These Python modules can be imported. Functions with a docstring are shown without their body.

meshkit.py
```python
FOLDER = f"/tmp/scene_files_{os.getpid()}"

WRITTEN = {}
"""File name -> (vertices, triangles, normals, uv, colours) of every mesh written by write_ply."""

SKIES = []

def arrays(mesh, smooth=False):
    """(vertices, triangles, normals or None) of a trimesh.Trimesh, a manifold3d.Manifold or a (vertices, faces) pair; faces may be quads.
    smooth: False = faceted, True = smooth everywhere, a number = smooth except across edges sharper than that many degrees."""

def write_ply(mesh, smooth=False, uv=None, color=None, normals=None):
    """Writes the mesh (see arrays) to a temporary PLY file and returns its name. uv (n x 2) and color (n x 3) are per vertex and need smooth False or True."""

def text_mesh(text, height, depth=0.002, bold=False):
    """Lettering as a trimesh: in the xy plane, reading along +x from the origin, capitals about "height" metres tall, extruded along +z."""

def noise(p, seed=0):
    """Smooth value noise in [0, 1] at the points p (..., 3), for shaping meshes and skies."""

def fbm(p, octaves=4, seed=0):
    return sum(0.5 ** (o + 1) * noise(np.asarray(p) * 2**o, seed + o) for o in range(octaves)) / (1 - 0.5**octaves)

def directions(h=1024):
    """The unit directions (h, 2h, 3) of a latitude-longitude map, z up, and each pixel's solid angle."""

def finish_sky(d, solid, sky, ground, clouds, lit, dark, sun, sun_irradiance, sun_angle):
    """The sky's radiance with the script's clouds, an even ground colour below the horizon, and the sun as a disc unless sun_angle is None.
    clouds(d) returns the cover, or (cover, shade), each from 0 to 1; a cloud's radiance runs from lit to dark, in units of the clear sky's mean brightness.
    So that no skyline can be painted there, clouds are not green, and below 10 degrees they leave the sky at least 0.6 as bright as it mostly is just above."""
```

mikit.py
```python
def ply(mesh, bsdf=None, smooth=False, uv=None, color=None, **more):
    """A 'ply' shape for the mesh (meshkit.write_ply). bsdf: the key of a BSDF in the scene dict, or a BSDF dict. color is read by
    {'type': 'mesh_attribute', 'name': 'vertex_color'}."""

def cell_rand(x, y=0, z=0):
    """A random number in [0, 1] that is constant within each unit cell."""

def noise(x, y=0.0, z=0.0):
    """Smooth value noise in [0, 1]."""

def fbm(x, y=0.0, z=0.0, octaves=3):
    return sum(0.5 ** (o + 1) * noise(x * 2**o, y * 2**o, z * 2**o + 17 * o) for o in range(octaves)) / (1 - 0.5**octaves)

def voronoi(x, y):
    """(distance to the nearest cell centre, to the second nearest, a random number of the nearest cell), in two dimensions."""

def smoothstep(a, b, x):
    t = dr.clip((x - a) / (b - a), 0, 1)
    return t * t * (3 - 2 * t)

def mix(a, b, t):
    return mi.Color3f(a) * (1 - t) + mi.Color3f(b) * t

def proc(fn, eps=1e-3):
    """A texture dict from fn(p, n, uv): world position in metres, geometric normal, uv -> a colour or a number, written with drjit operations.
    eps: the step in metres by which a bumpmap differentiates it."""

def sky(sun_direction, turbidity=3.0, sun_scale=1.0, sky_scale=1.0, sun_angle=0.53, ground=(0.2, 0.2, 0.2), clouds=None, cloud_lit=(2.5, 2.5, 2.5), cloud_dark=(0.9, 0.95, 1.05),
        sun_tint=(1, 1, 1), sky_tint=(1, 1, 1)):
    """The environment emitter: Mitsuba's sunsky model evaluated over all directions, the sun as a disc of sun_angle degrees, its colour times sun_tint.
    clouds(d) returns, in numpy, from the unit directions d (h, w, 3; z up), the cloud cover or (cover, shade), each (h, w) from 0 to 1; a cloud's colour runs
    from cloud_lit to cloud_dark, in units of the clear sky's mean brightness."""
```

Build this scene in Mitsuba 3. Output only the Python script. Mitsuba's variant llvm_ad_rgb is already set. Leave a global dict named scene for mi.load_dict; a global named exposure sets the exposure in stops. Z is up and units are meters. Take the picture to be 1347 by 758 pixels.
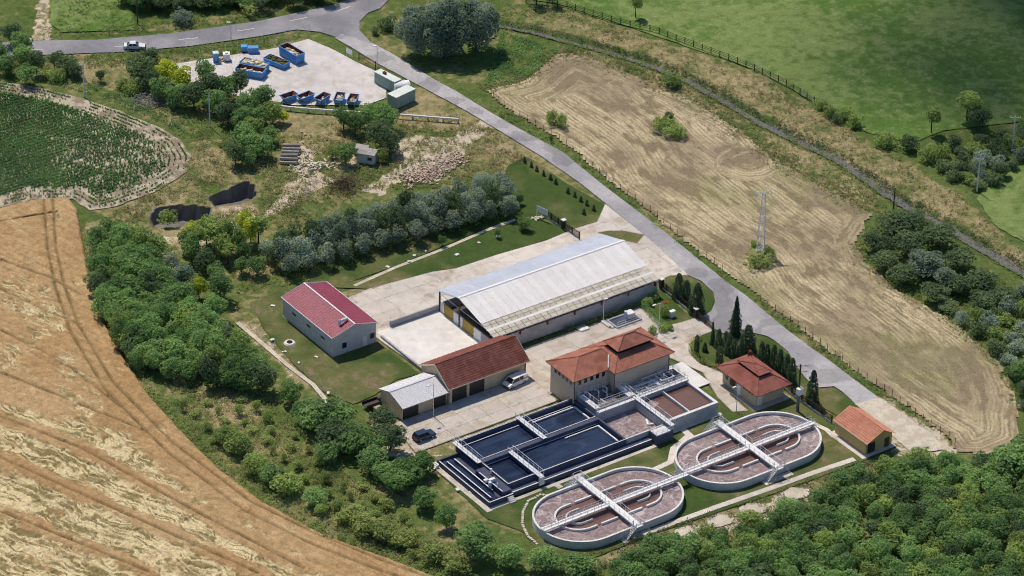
import math, random
import numpy as np, shapely, trimesh, drjit as dr, mitsuba as mi, mikit, meshkit
from shapely.geometry import Polygon, LineString, Point, box as sbox
from shapely.ops import unary_union
from shapely.affinity import rotate as srot
from mikit import noise, fbm, voronoi, smoothstep, mix, cell_rand

T = mi.ScalarTransform4f
scene, labels = {}, {}
# ------------------------------------------------------------------ camera, sun and sky, exposure
FOC, PITCH, ROLL, CAMH, YAW, CAMY = 5070.2154, 0.5447963, 0.0226344, 388.58307, 0.6257560, 640.0
cp, sp, cr, sr = math.cos(PITCH), math.sin(PITCH), math.cos(ROLL), math.sin(ROLL)
UP = [-sr, cr * sp, cr * cp]
scene['camera'] = {'type': 'perspective', 'fov': math.degrees(2 * math.atan(673.5 / FOC)), 'fov_axis': 'x', 'near_clip': 10.0, 'far_clip': 6000.0,
                   'to_world': T().look_at(origin=[0, -CAMY, CAMH], target=[0, -CAMY + cp * 100, CAMH - sp * 100], up=UP)}
SUN = np.array([-2.135, 3.26, 6.9]); SUN = SUN / np.linalg.norm(SUN)
scene['sky'] = mikit.sky(SUN.tolist(), turbidity=3, sun_tint=(.955, 1.0, 1.09))
exposure = 1.42

# ------------------------------------------------------------------ frames: photograph survey points on the ground, and the plant's own grid
def at(px, py, z=0.0):
    u, v = px - 673.5, py - 379.0
    u, v = cr * u + sr * v, -sr * u + cr * v
    d = np.array([u / FOC, cp - v / FOC * sp, -sp - v / FOC * cp])
    P = np.array([0, 0, CAMH]) + d * (CAMH - z) / -d[2]
    return np.array([P[0], P[1] - CAMY, z])
E1, E2 = np.array([math.cos(YAW), math.sin(YAW)]), np.array([math.sin(YAW), -math.cos(YAW)])
def S(u, v, z=0.0):
    p = u * E1 + v * E2
    return np.array([p[0], p[1], z])
def site(V):
    V = np.asarray(V, float)
    return np.column_stack([V[:, :1] * E1 + V[:, 1:2] * E2, V[:, 2]])
def poly(pts): return Polygon([at(*p)[:2] for p in pts]).buffer(0)
def spoly(pts): return Polygon([S(*p)[:2] for p in pts]).buffer(0)
def line(pts): return LineString([at(*p)[:2] for p in pts])

# ------------------------------------------------------------------ naming
def uniq(name):
    k, n = name, 0
    while k in scene or k in labels or k in TAKEN:
        n += 1; k = f'{name}_{n:03d}'
    TAKEN.add(k)
    return k
TAKEN = set()
def thing(name, label, cat, group=None):
    k = uniq(name); labels[k] = {'label': label, 'category': cat}
    if group: labels[k]['group'] = group
    return k
def add(key, mesh, bsdf, smooth=False, **kw):
    scene[key] = mikit.ply(mesh, bsdf, smooth=smooth, **kw); return key
def part(parent, name, mesh, bsdf, smooth=False, label=None):
    k = uniq(parent + '__' + name); add(k, mesh, bsdf, smooth)
    if label: labels[k] = {'label': label}
    return k
def struct(name, mesh, bsdf, label, smooth=False, kind='structure', **kw):
    k = uniq(name); add(k, mesh, bsdf, smooth, **kw); labels[k] = {'label': label, 'kind': kind}; return k

# ------------------------------------------------------------------ mesh building
class MB:
    def __init__(self, f=None): self.V, self.F, self.n, self.f = [], [], 0, f
    def put(self, V, F):
        V = np.asarray(V, float); F = np.asarray(F, int)
        if F.shape[1] == 4: F = np.vstack([F[:, [0, 1, 2]], F[:, [0, 2, 3]]])
        self.V.append(V); self.F.append(F + self.n); self.n += len(V); return self
    def box(self, x0, x1, y0, y1, z0, z1):
        V = [[x, y, z] for x in (x0, x1) for y in (y0, y1) for z in (z0, z1)]
        return self.put(V, [[0, 1, 3, 2], [4, 6, 7, 5], [0, 4, 5, 1], [2, 3, 7, 6], [0, 2, 6, 4], [1, 5, 7, 3]])
    def obox(self, c, d, L, W, z0, z1, taper=0.0):
        d = np.asarray(d[:2], float) / np.linalg.norm(d[:2]); e = np.array([-d[1], d[0]]); V = []
        for z, k in ((z0, taper), (z1, 0)):
            for a, b in ((-1, -1), (1, -1), (1, 1), (-1, 1)):
                p = np.asarray(c[:2]) + d * a * (L / 2 - k) + e * b * W / 2
                V.append([p[0], p[1], z])
        return self.put(V, [[0, 1, 5, 4], [1, 2, 6, 5], [2, 3, 7, 6], [3, 0, 4, 7], [4, 5, 6, 7], [3, 2, 1, 0]])
    def quad(self, *p): return self.put(p, [[0, 1, 2, 3]])
    def tri(self, *p): return self.put(p, [[0, 1, 2]])
    def tube(self, p, q, r, r1=None, n=5):
        p, q = np.asarray(p, float), np.asarray(q, float); r1 = r if r1 is None else r1
        d = q - p; L = np.linalg.norm(d)
        if L < 1e-6: return self
        d /= L; a = np.cross(d, [0, 0, 1] if abs(d[2]) < .9 else [1, 0, 0]); a /= np.linalg.norm(a); b = np.cross(d, a)
        t = np.arange(n) * 2 * np.pi / n; ring = np.cos(t)[:, None] * a + np.sin(t)[:, None] * b
        V = np.vstack([p + ring * r, q + ring * r1, [p], [q]]); i = np.arange(n); j = (i + 1) % n
        F = np.vstack([np.stack([i, j, j + n], 1), np.stack([i, j + n, i + n], 1), np.stack([j, i, i * 0 + 2 * n], 1), np.stack([i + n, j + n, i * 0 + 2 * n + 1], 1)])
        return self.put(V, F)
    def pipe(self, pts, r, n=5):
        for a, b in zip(pts[:-1], pts[1:]): self.tube(a, b, r, n=n)
        return self
    def prism(self, pg, z0, z1):
        for g in getattr(pg, 'geoms', [pg]):
            if g.is_empty or g.area < 1e-4: continue
            m = trimesh.creation.extrude_polygon(g, z1 - z0, engine='earcut'); self.put(m.vertices + [0, 0, z0], m.faces)
        return self
    def profile(self, pts, axis, a0, a1):           # polygon in (other axis, z), extruded along axis
        pts = np.asarray(pts, float); n = len(pts); V = []
        for a in (a0, a1):
            for b, z in pts: V.append([a, b, z] if axis == 0 else [b, a, z])
        F = [[i, (i + 1) % n, (i + 1) % n + n, i + n] for i in range(n)]
        self.put(V, F)
        f2 = [[0, i, i + 1] for i in range(1, n - 1)]
        self.put(V[:n], f2); self.put(V[n:], [x[::-1] for x in f2]); return self
    def mesh(self):
        V, F = np.vstack(self.V), np.vstack(self.F)
        return (self.f(V) if self.f else V, F)
def SB(): return MB(site)
def interp(a, b, t): return np.asarray(a, float) * (1 - t) + np.asarray(b, float) * t
def courses(mb, e0, e1, r1, r0, n, lift=0.035):      # stepped tile courses from the eave e0-e1 to the ridge r0-r1
    up = np.array([0, 0, 1.0])
    for i in range(n):
        a, b = i / n, (i + 1) / n
        p0, p1, q0, q1 = interp(e0, r0, a), interp(e1, r1, a), interp(e0, r0, b), interp(e1, r1, b)
        mb.quad(p0 + up * lift, p1 + up * lift, q1, q0); mb.quad(p0, p1, p1 + up * lift, p0 + up * lift)
def ribs(mb, e0, e1, r1, r0, n, w=0.06, h=0.05):
    up = np.array([0, 0, 1.0]); side = np.asarray(e1, float) - e0; side /= np.linalg.norm(side)
    mb.quad(np.asarray(e0, float), np.asarray(e1, float), np.asarray(r1, float), np.asarray(r0, float))
    for i in range(n + 1):
        a, b = interp(e0, e1, i / n), interp(r0, r1, i / n)
        l, r = side * -w, side * w
        mb.quad(a + l, b + l, b + up * h, a + up * h); mb.quad(a + up * h, b + up * h, b + r, a + r)

# ------------------------------------------------------------------ materials
def two(b): return {'type': 'twosided', 'bsdf': b}
def flat(name, c, rough=None, metallic=0.0, spec=0.5):
    if rough is None: scene[name] = two({'type': 'diffuse', 'reflectance': {'type': 'rgb', 'value': list(c)}})
    else: scene[name] = two({'type': 'principled', 'base_color': {'type': 'rgb', 'value': list(c)}, 'roughness': rough, 'metallic': metallic, 'specular': spec})
    return name
def procmat(name, fn, rough=None, spec=0.3, eps=1e-3):
    if rough is None: scene[name] = two({'type': 'diffuse', 'reflectance': mikit.proc(fn)})
    else: scene[name] = two({'type': 'principled', 'base_color': mikit.proc(fn), 'roughness': rough, 'specular': spec})
    return name
def grimy(name, c, amp=0.25, scale=0.8, dirt=(0.5, 0.45, 0.4), rough=None):
    c = list(c)
    def fn(p, n, uv):
        a = fbm(p.x * scale, p.y * scale, p.z * scale, 4)
        b = smoothstep(0.5, 0.75, fbm(p.x * scale * .35 + 9, p.y * scale * .35, p.z * .5, 3))
        return mix(mi.Color3f(c) * (1 - amp + 2 * amp * a), mi.Color3f(c) * mi.Color3f(list(dirt)) * 1.4, b * amp * 1.6)
    return procmat(name, fn, rough)

def leafmat(name, lo, hi, trans=0.45):
    lo, hi = list(lo), list(hi)
    def fn(p, n, uv):
        a = noise(p.x * .27, p.y * .27, 5.0) * .62 + noise(p.x * 1.1, p.y * 1.1, p.z * 1.1) * .28 + noise(p.x * 5, p.y * 5, p.z * 5) * .3
        return mix(lo, hi, dr.clip(a * 1.5 - .35, 0, 1))
    scene[name] = {'type': 'principledthin', 'base_color': mikit.proc(fn), 'roughness': 0.65, 'diff_trans': trans * 2, 'spec_trans': 0.0}
    return name
leafmat('leaf_locust', (0.135, 0.24, 0.098), (0.355, 0.54, 0.195))
leafmat('leaf_fresh', (0.21, 0.3, 0.1), (0.46, 0.59, 0.19))
leafmat('leaf_deep', (0.105, 0.19, 0.075), (0.265, 0.43, 0.145))
leafmat('leaf_willow', (0.135, 0.205, 0.145), (0.47, 0.57, 0.43))
leafmat('leaf_yellow', (0.32, 0.41, 0.05), (0.7, 0.75, 0.1))
leafmat('leaf_scrub', (0.26, 0.33, 0.11), (0.5, 0.58, 0.215))
leafmat('leaf_dark', (0.09, 0.15, 0.08), (0.25, 0.345, 0.165))
leafmat('leaf_conifer', (0.048, 0.088, 0.056), (0.15, 0.215, 0.11), .25)
leafmat('leaf_reed', (0.085, 0.115, 0.075), (0.23, 0.265, 0.16))
leafmat('leaf_corn', (.095, .215, .070), (.215, .400, .130))
leafmat('leaf_grass', (0.19, 0.265, 0.085), (0.38, 0.455, 0.175))
leafmat('leaf_straw', (0.3, 0.26, 0.14), (0.54, 0.46, 0.27), .3)
flat('bark', (.11, .09, .07)); flat('dead_wood', (.36, .335, .31))

def ground_fn(p, n, uv):        # uv.x: -1 lush .. 0 green .. 1 dry, uv.y: bare soil, below zero dark pit soil with shade painted in
    f1 = fbm(p.x * .16, p.y * .16, 0., 3); f2 = fbm(p.x * .9 + 40, p.y * .9, 0., 3); f3 = noise(p.x * 4.5, p.y * 4.5)
    d = dr.clip(uv.x + (f1 - .5) * 1.3 + (f2 - .5) * 1.0, -1, 1)
    green = mix((.105, .145, .045), (.065, .110, .030), smoothstep(0, 1, -d))
    dry = mix((.215, .200, .095), (.320, .270, .155), smoothstep(.25, 1, d))
    c = mix(green, dry, smoothstep(-.05, .45, d)) * (.62 + .45 * f3 + .30 * f2)
    s = smoothstep(.42, .62, uv.y + (f2 - .5) * .55 + (f3 - .5) * .2)
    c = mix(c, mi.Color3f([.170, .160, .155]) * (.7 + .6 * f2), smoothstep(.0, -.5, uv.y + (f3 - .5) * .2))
    return mix(c, mi.Color3f([.52, .46, .36]) * (.7 + .5 * f2), s * smoothstep(.02, .2, uv.y))
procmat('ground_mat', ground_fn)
def lawn_fn(p, n, uv):
    f1 = fbm(p.x * .12 + 7, p.y * .12, 0., 3); f2 = fbm(p.x * .8, p.y * .8 + 30, 0., 3); f3 = noise(p.x * 5, p.y * 5)
    c = mix((.060, .098, .030), (.135, .145, .060), smoothstep(.40, .68, f1))
    c = mix(c, (.190, .155, .100), smoothstep(.60, .78, f1 * .55 + f2 * .45))
    return c * (.70 + .35 * f2 + .28 * f3)
procmat('lawn_mat', lawn_fn)
def meadow_fn(p, n, uv):
    f1 = fbm(p.x * .05 + 3, p.y * .05, 0., 3); f2 = fbm(p.x * .6, p.y * .6 + 30, 0., 4); f3 = noise(p.x * 3.5, p.y * 3.5)
    c = mix((.095, .170, .042), (.170, .230, .078), smoothstep(.35, .65, f1 * .5 + f2 * .5))
    c = mix(c, (.260, .270, .150), smoothstep(.62, .80, fbm(p.x * 1.1, p.y * 1.1, 5., 3)) * .45)
    return c * (.74 + .32 * f2 + .25 * f3)
procmat('meadow_mat', meadow_fn)
def hay_fn(p, n, uv):           # uv: along and across the mower's swaths, in metres
    y = uv.y + fbm(p.x * .05, p.y * .05, 0., 2) * 5 + fbm(p.x * .4, p.y * .4, 6., 2) * .5
    h0 = noise(p.x * 1.6, p.y * 1.6)
    k = y / .95 + (h0 - .5) * .35; r = dr.abs(k - dr.floor(k) - .5) * 2; tone = cell_rand(dr.floor(k), dr.floor(uv.x * .02), 3.)
    br = fbm(uv.x * .22, y * .6, 1., 3); q = fbm(p.x * .8, p.y * .8, 8., 3); h = noise(p.x * 4.5, p.y * 4.5); fine = noise(uv.x * .32, y * 3.6) * .6 + noise(uv.x * .9, y * 7.) * .4
    g = fbm(p.x * .05 + 11, p.y * .05, 0., 3); g2 = fbm(p.x * .09 + 3, p.y * .09, 4., 3)
    s = (r * .32 + tone * .22 + fine * .56) * smoothstep(.25, .60, br + g2 * .3 - .1) + q * .30
    c = mix((.225, .190, .120), (.390, .330, .210), smoothstep(.22, .80, s))
    c = mix(c, (.560, .480, .330), smoothstep(.70, 1.05, s + g2 * .40 - .14) * .7)
    c = mix(c, (.205, .215, .090), smoothstep(.52, .70, g * .75 + q * .25) * .5)
    c = mix(c, (.240, .190, .140), smoothstep(.48, .32, g2) * .4)
    return c * (.72 + .34 * h + .2 * q)
procmat('hay_mat', hay_fn)
def wheat_fn(p, n, uv):         # uv.x: lodged, uv.y: wheel track
    al, ac = p.x * .76 - p.y * .65, p.x * .65 + p.y * .76
    w = fbm(p.x * .22, p.y * .22, 3., 3) * 5
    f2 = fbm(p.x * 1.1, p.y * 1.1, 0., 3); f3 = noise(p.x * 5, p.y * 5); f1 = fbm(p.x * .07, p.y * .07, 4., 3); st_ = fbm(al * .25, ac * 1.6, 2., 3)
    st = mix((.375, .243, .118), (.440, .310, .165), smoothstep(.35, .65, f1 * .5 + st_ * .5)) * (.70 + .55 * f2)
    s = fbm(al * .45 + w, (ac + w) * 2.4, 2., 4); s2 = fbm(p.x * .35, p.y * .35, 7., 2)
    lo = mix((.235, .190, .090), (.640, .545, .325), smoothstep(.36, .62, s * .75 + s2 * .25))
    c = mix(st, lo, dr.clip(uv.x * 1.1 + (f2 - .5) * uv.x * (1 - uv.x) * 3, 0, 1))
    c = mix(c, mi.Color3f([.095, .085, .036]), uv.y * (.65 + .5 * f2))
    return c * (.78 + .40 * f3)
procmat('wheat_mat', wheat_fn)
def soil_fn(p, n, uv):
    f2 = fbm(p.x * .6, p.y * .6, 0., 3); f3 = noise(p.x * 4, p.y * 4)
    return mix((.270, .225, .170), (.480, .425, .335), smoothstep(.35, .7, f2)) * (.8 + .3 * f3)
procmat('soil_mat', soil_fn)
def asphalt_fn(p, n, uv):
    f1 = fbm(p.x * .15, p.y * .15, 0., 3); f2 = fbm(p.x * 1.3, p.y * 1.3, 0., 3); f3 = noise(p.x * 7, p.y * 7)
    return mix((.220, .222, .250), (.300, .300, .325), smoothstep(.35, .65, f1)) * (.82 + .2 * f2 + .14 * f3)
procmat('asphalt_mat', asphalt_fn)
def lane_fn(p, n, uv):
    f1 = fbm(p.x * .1, p.y * .1, 3., 3); f2 = fbm(p.x * 1.1, p.y * 1.1, 0., 3); f3 = noise(p.x * 7, p.y * 7)
    return mix((.320, .320, .345), (.430, .425, .440), smoothstep(.35, .65, f1)) * (.80 + .24 * f2 + .14 * f3) * (1 - .22 * smoothstep(.62, .66, fbm(p.x * .22 + 60, p.y * .22, 1., 2)) - .10 * smoothstep(.93, 1., 1 - dr.abs(2 * fbm(p.x * .5, p.y * .5, 6., 3) - 1)))
procmat('lane_mat', lane_fn)
def gravel_fn(p, n, uv):
    f2 = fbm(p.x * .8, p.y * .8, 0., 4); f3 = noise(p.x * 6, p.y * 6)
    return mix((.510, .460, .375), (.620, .570, .475), smoothstep(.3, .7, f2)) * (.85 + .22 * f3)
procmat('gravel_mat', gravel_fn)
def concrete(name, c, k=1.0):
    c = list(c)
    def fn(p, n, uv):
        f1 = fbm(p.x * .09, p.y * .09, 2., 3); f2 = fbm(p.x * .7, p.y * .7, 5., 4); f3 = noise(p.x * 6, p.y * 6)
        st = smoothstep(.58, .76, fbm(p.x * .32 + 20, p.y * .32, 1., 4))
        col = mi.Color3f(c) * (.66 + .36 * f1 + .26 * f2 + .08 * f3)
        dk = smoothstep(.66, .80, fbm(p.x * .55 + 70, p.y * .55, 2., 3)); tr = smoothstep(.90, 1., 1 - dr.abs(2 * fbm(p.x * .12 + 5, p.y * .12, 8., 2) - 1)) * f2
        return mix(mix(col, mi.Color3f([.36, .27, .17]), st * .42 * k), mi.Color3f([.16, .145, .13]), dr.clip(dk * .30 + tr * .28, 0, .5) * k)
    return procmat(name, fn)
concrete('slab_a', (.54, .50, .45)); concrete('slab_b', (.60, .56, .51)); concrete('slab_c', (.50, .455, .40)); concrete('court_mat', (.68, .665, .64), .3); concrete('depot_mat', (.565, .545, .53), .6)
concrete('joint_mat', (.30, .27, .23))
grimy('wall_concrete', (.42, .43, .45), .25); grimy('wall_coping', (.70, .70, .69), .12); grimy('wall_navy', (.085, .097, .145), .3, dirt=(.7, .75, .8)); grimy('wall_mid', (.20, .21, .235), .3); grimy('ditch_wall', (.60, .61, .63), .16); grimy('plaster_cream', (.62, .495, .34), .12); grimy('plaster_yellow', (.64, .48, .21), .12)
grimy('plaster_white', (.60, .49, .375), .14); grimy('sheet_grey', (.60, .595, .59), .08); grimy('tile_dark', (.215, .090, .076), .42, 1.3); grimy('tile_terra', (.36, .160, .118), .38, 1.2); grimy('tile_orange', (.56, .265, .180), .24, 1.4); grimy('tile_brick', (.29, .118, .098), .38, 1.2)
grimy('metal_crimson', (.255, .052, .085), .16, .5, rough=.5); grimy('metal_zinc', (.60, .61, .635), .05, .5, rough=.42); grimy('fibre_white', (.765, .76, .75), .08, .7, rough=.5); grimy('fibre_white_b', (.725, .72, .715), .08, .7, rough=.5); grimy('fibre_blue', (.50, .54, .62), .12, .5, rough=.4); grimy('fibre_blue_b', (.475, .515, .60), .12, .5, rough=.4)
grimy('rubble_mat', (.52, .43, .35), .35, 1.5); grimy('skip_blue', (.130, .330, .660), .3, 1.2, dirt=(1.5, .7, .4)); grimy('rust', (.17, .060, .040), .4, 1.5); grimy('hut_green', (.30, .39, .345), .15); grimy('hut_roof', (.66, .72, .68), .1)
for nm, c in (('poly_a', (.74, .70, .60)), ('poly_b', (.66, .62, .52))):
    scene[nm] = {'type': 'principledthin', 'base_color': {'type': 'rgb', 'value': c}, 'roughness': .35, 'diff_trans': .45, 'spec_trans': .0}
flat('white_paint', (.76, .76, .75), .5); flat('galv', (.66, .67, .69), .5, .1); flat('grating', (.60, .61, .63), .6); flat('dark_door', (.035, .030, .028), .5); flat('glass_dark', (.018, .022, .030), .1); flat('brown_steel', (.045, .030, .026), .5)
flat('trim_white', (.72, .70, .70)); flat('yellow_gate', (.38, .255, .035), .5); flat('dark_inside', (.03, .03, .032)); flat('wood_post', (.085, .075, .062)); flat('cream_wall', (.60, .54, .42)); flat('black_rubber', (.02, .02, .02), .7); flat('car_silver', (.66, .68, .70), .3); flat('car_white', (.78, .79, .80), .25); flat('car_blue', (.020, .042, .090), .22)
flat('chrome', (.7, .7, .7), .25, .8); flat('lamp_red', (.35, .02, .02), .3); flat('lamp_clear', (.75, .75, .72), .2); flat('plastic_blue', (.08, .29, .62), .4); flat('debris_white', (.70, .68, .64)); flat('debris_tan', (.40, .36, .29)); flat('debris_green', (.12, .13, .05)); flat('debris_yellow', (.60, .58, .25)); flat('stone_pale', (.56, .52, .42)); flat('wire', (.12, .12, .12)); flat('road_paint', (.72, .72, .72)); grimy('roof_felt', (.36, .35, .35), .3); flat('orange', (.55, .12, .03)); flat('dark_soil', (.105, .09, .085))
def water_fn(p, n, uv):
    al, ac = p.x * .81 + p.y * .586, p.x * .586 - p.y * .81
    f = fbm(al * .12, ac * .9, 3., 3); g = fbm(p.x * .25, p.y * .25, 6., 3); l = smoothstep(.93, 1., 1 - dr.abs(2 * fbm(al * .06 + 3, ac * .5, 1., 2) - 1))
    return mix(mix((.008, .014, .036), (.024, .038, .080), smoothstep(.3, .7, f * .5 + g * .5)), mi.Color3f([.07, .085, .12]), l * .35)
scene['tank_water'] = two({'type': 'principled', 'base_color': mikit.proc(water_fn), 'roughness': .09, 'specular': .5})
scene['stream_water'] = two({'type': 'principled', 'base_color': {'type': 'rgb', 'value': [.150, .142, .140]}, 'roughness': .25, 'specular': .5})
def sludge_fn(p, n, uv):
    wx, wy = fbm(p.x * .6, p.y * .6, 1., 3) * 2.0, fbm(p.x * .6 + 31, p.y * .6, 7., 3) * 2.0
    r1 = 1 - dr.abs(2 * fbm(p.x * .75 + wx, p.y * .75 + wy, 0., 2) - 1)
    r2 = 1 - dr.abs(2 * noise(p.x * 1.7 + wy * 1.5, p.y * 1.7 + wx * 1.5) - 1)
    b = fbm(p.x * .35, p.y * .35, 9., 3); m = smoothstep(.30, .60, fbm(p.x * .25 + 8, p.y * .25, 4., 2))
    foam = (smoothstep(.84, .99, r1) * .8 + smoothstep(.86, 1., r2) * .40) * (.35 + .65 * m)
    c = mix((.190, .138, .140), (.285, .228, .232), smoothstep(.3, .7, b * .6 + r2 * .3))
    return mix(c, mi.Color3f([.54, .485, .49]), dr.clip(foam, 0, .7))
procmat('sludge_mat', sludge_fn, .55)
grimy('sludge_still', (.155, .090, .078), .16, .5, rough=.35)
# ------------------------------------------------------------------ terrain
rng = np.random.default_rng(7)
def wob(x, y, f, s): return meshkit.fbm(np.column_stack([x * f, y * f, np.full(len(x), s + .5)]), 3, seed=s) - .5
def rough_edge(pg, amp=.35, step=.8, s=1):
    def ring(r):
        L = LineString(r.coords); n = max(int(L.length / step), 8)
        P = np.array([L.interpolate(i / n, normalized=True).coords[0] for i in range(n)])
        a, b = wob(P[:, 0], P[:, 1], .7, s), wob(P[:, 0] + 50, P[:, 1], .7, s + 1)
        return P + np.column_stack([a, b]) * 2 * amp
    out = [Polygon(ring(g.exterior), [ring(h) for h in g.interiors]).buffer(0) for g in getattr(pg, 'geoms', [pg])]
    return unary_union(out)
def sheet_mesh(pg, z):
    mb = MB()
    for g in getattr(pg, 'geoms', [pg]):
        if g.is_empty or g.area < .01: continue
        v, f = trimesh.creation.triangulate_polygon(g, engine='earcut'); mb.put(np.column_stack([v, np.full(len(v), z)]), f)
    return mb.mesh()
def grid_mesh(pg, step, zf, uvf):
    x0, y0, x1, y1 = pg.bounds; xs, ys = np.arange(x0, x1 + step, step), np.arange(y0, y1 + step, step)
    X, Y = np.meshgrid(xs, ys); x, y = X.ravel(), Y.ravel(); ins = shapely.contains_xy(pg, x, y).reshape(X.shape)
    cell = ins[:-1, :-1] & ins[1:, :-1] & ins[:-1, 1:] & ins[1:, 1:]
    idx = np.arange(X.size).reshape(X.shape); a, b, c, d = idx[:-1, :-1][cell], idx[:-1, 1:][cell], idx[1:, 1:][cell], idx[1:, :-1][cell]
    F = np.vstack([np.stack([a, b, c], 1), np.stack([a, c, d], 1)])
    use = np.unique(F); m = np.zeros(X.size, int); m[use] = np.arange(len(use)); x, y = x[use], y[use]
    return (np.column_stack([x, y, zf(x, y)]), m[F]), uvf(x, y)

STREAM_PX = [(630, 27), (655, 31), (700, 39), (750, 53), (800, 66), (850, 81), (900, 101), (950, 129), (1000, 159), (1045, 181), (1100, 206), (1150, 241), (1200, 273), (1250, 299), (1300, 329), (1347, 357), (1420, 400)]
stream_line = line(STREAM_PX)
stream_pg = unary_union([LineString([a, b]).buffer(.50 + .62 * min(1, i / 13)) for i, (a, b) in enumerate(zip(stream_line.coords[:-1], stream_line.coords[1:]))])
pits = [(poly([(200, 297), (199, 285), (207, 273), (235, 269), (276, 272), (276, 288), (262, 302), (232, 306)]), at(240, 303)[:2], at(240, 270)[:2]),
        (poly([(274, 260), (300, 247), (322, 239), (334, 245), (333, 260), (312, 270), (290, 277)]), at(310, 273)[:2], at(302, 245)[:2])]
def ground_z(x, y):
    z = -.06 - .22 * (meshkit.fbm(np.column_stack([x * .35, y * .35, x * 0 + .5]), 3, seed=3))
    d = shapely.distance(stream_line, shapely.points(x, y))
    z -= .75 * np.clip(1 - (d - 1.0) / 1.6, 0, 1)
    for pg, n, f in pits:
        wx, wy = x + wob(x, y, .5, 21) * 2.2, y + wob(x, y, .5, 23) * 2.2
        m = shapely.contains_xy(pg, wx, wy); v = f - n
        t = ((x - n[0]) * v[0] + (y - n[1]) * v[1]) / (v @ v)
        z = np.where(m, -.2 - 2.9 * np.clip(t * 1.15, 0, 1), z)
    return z
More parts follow.
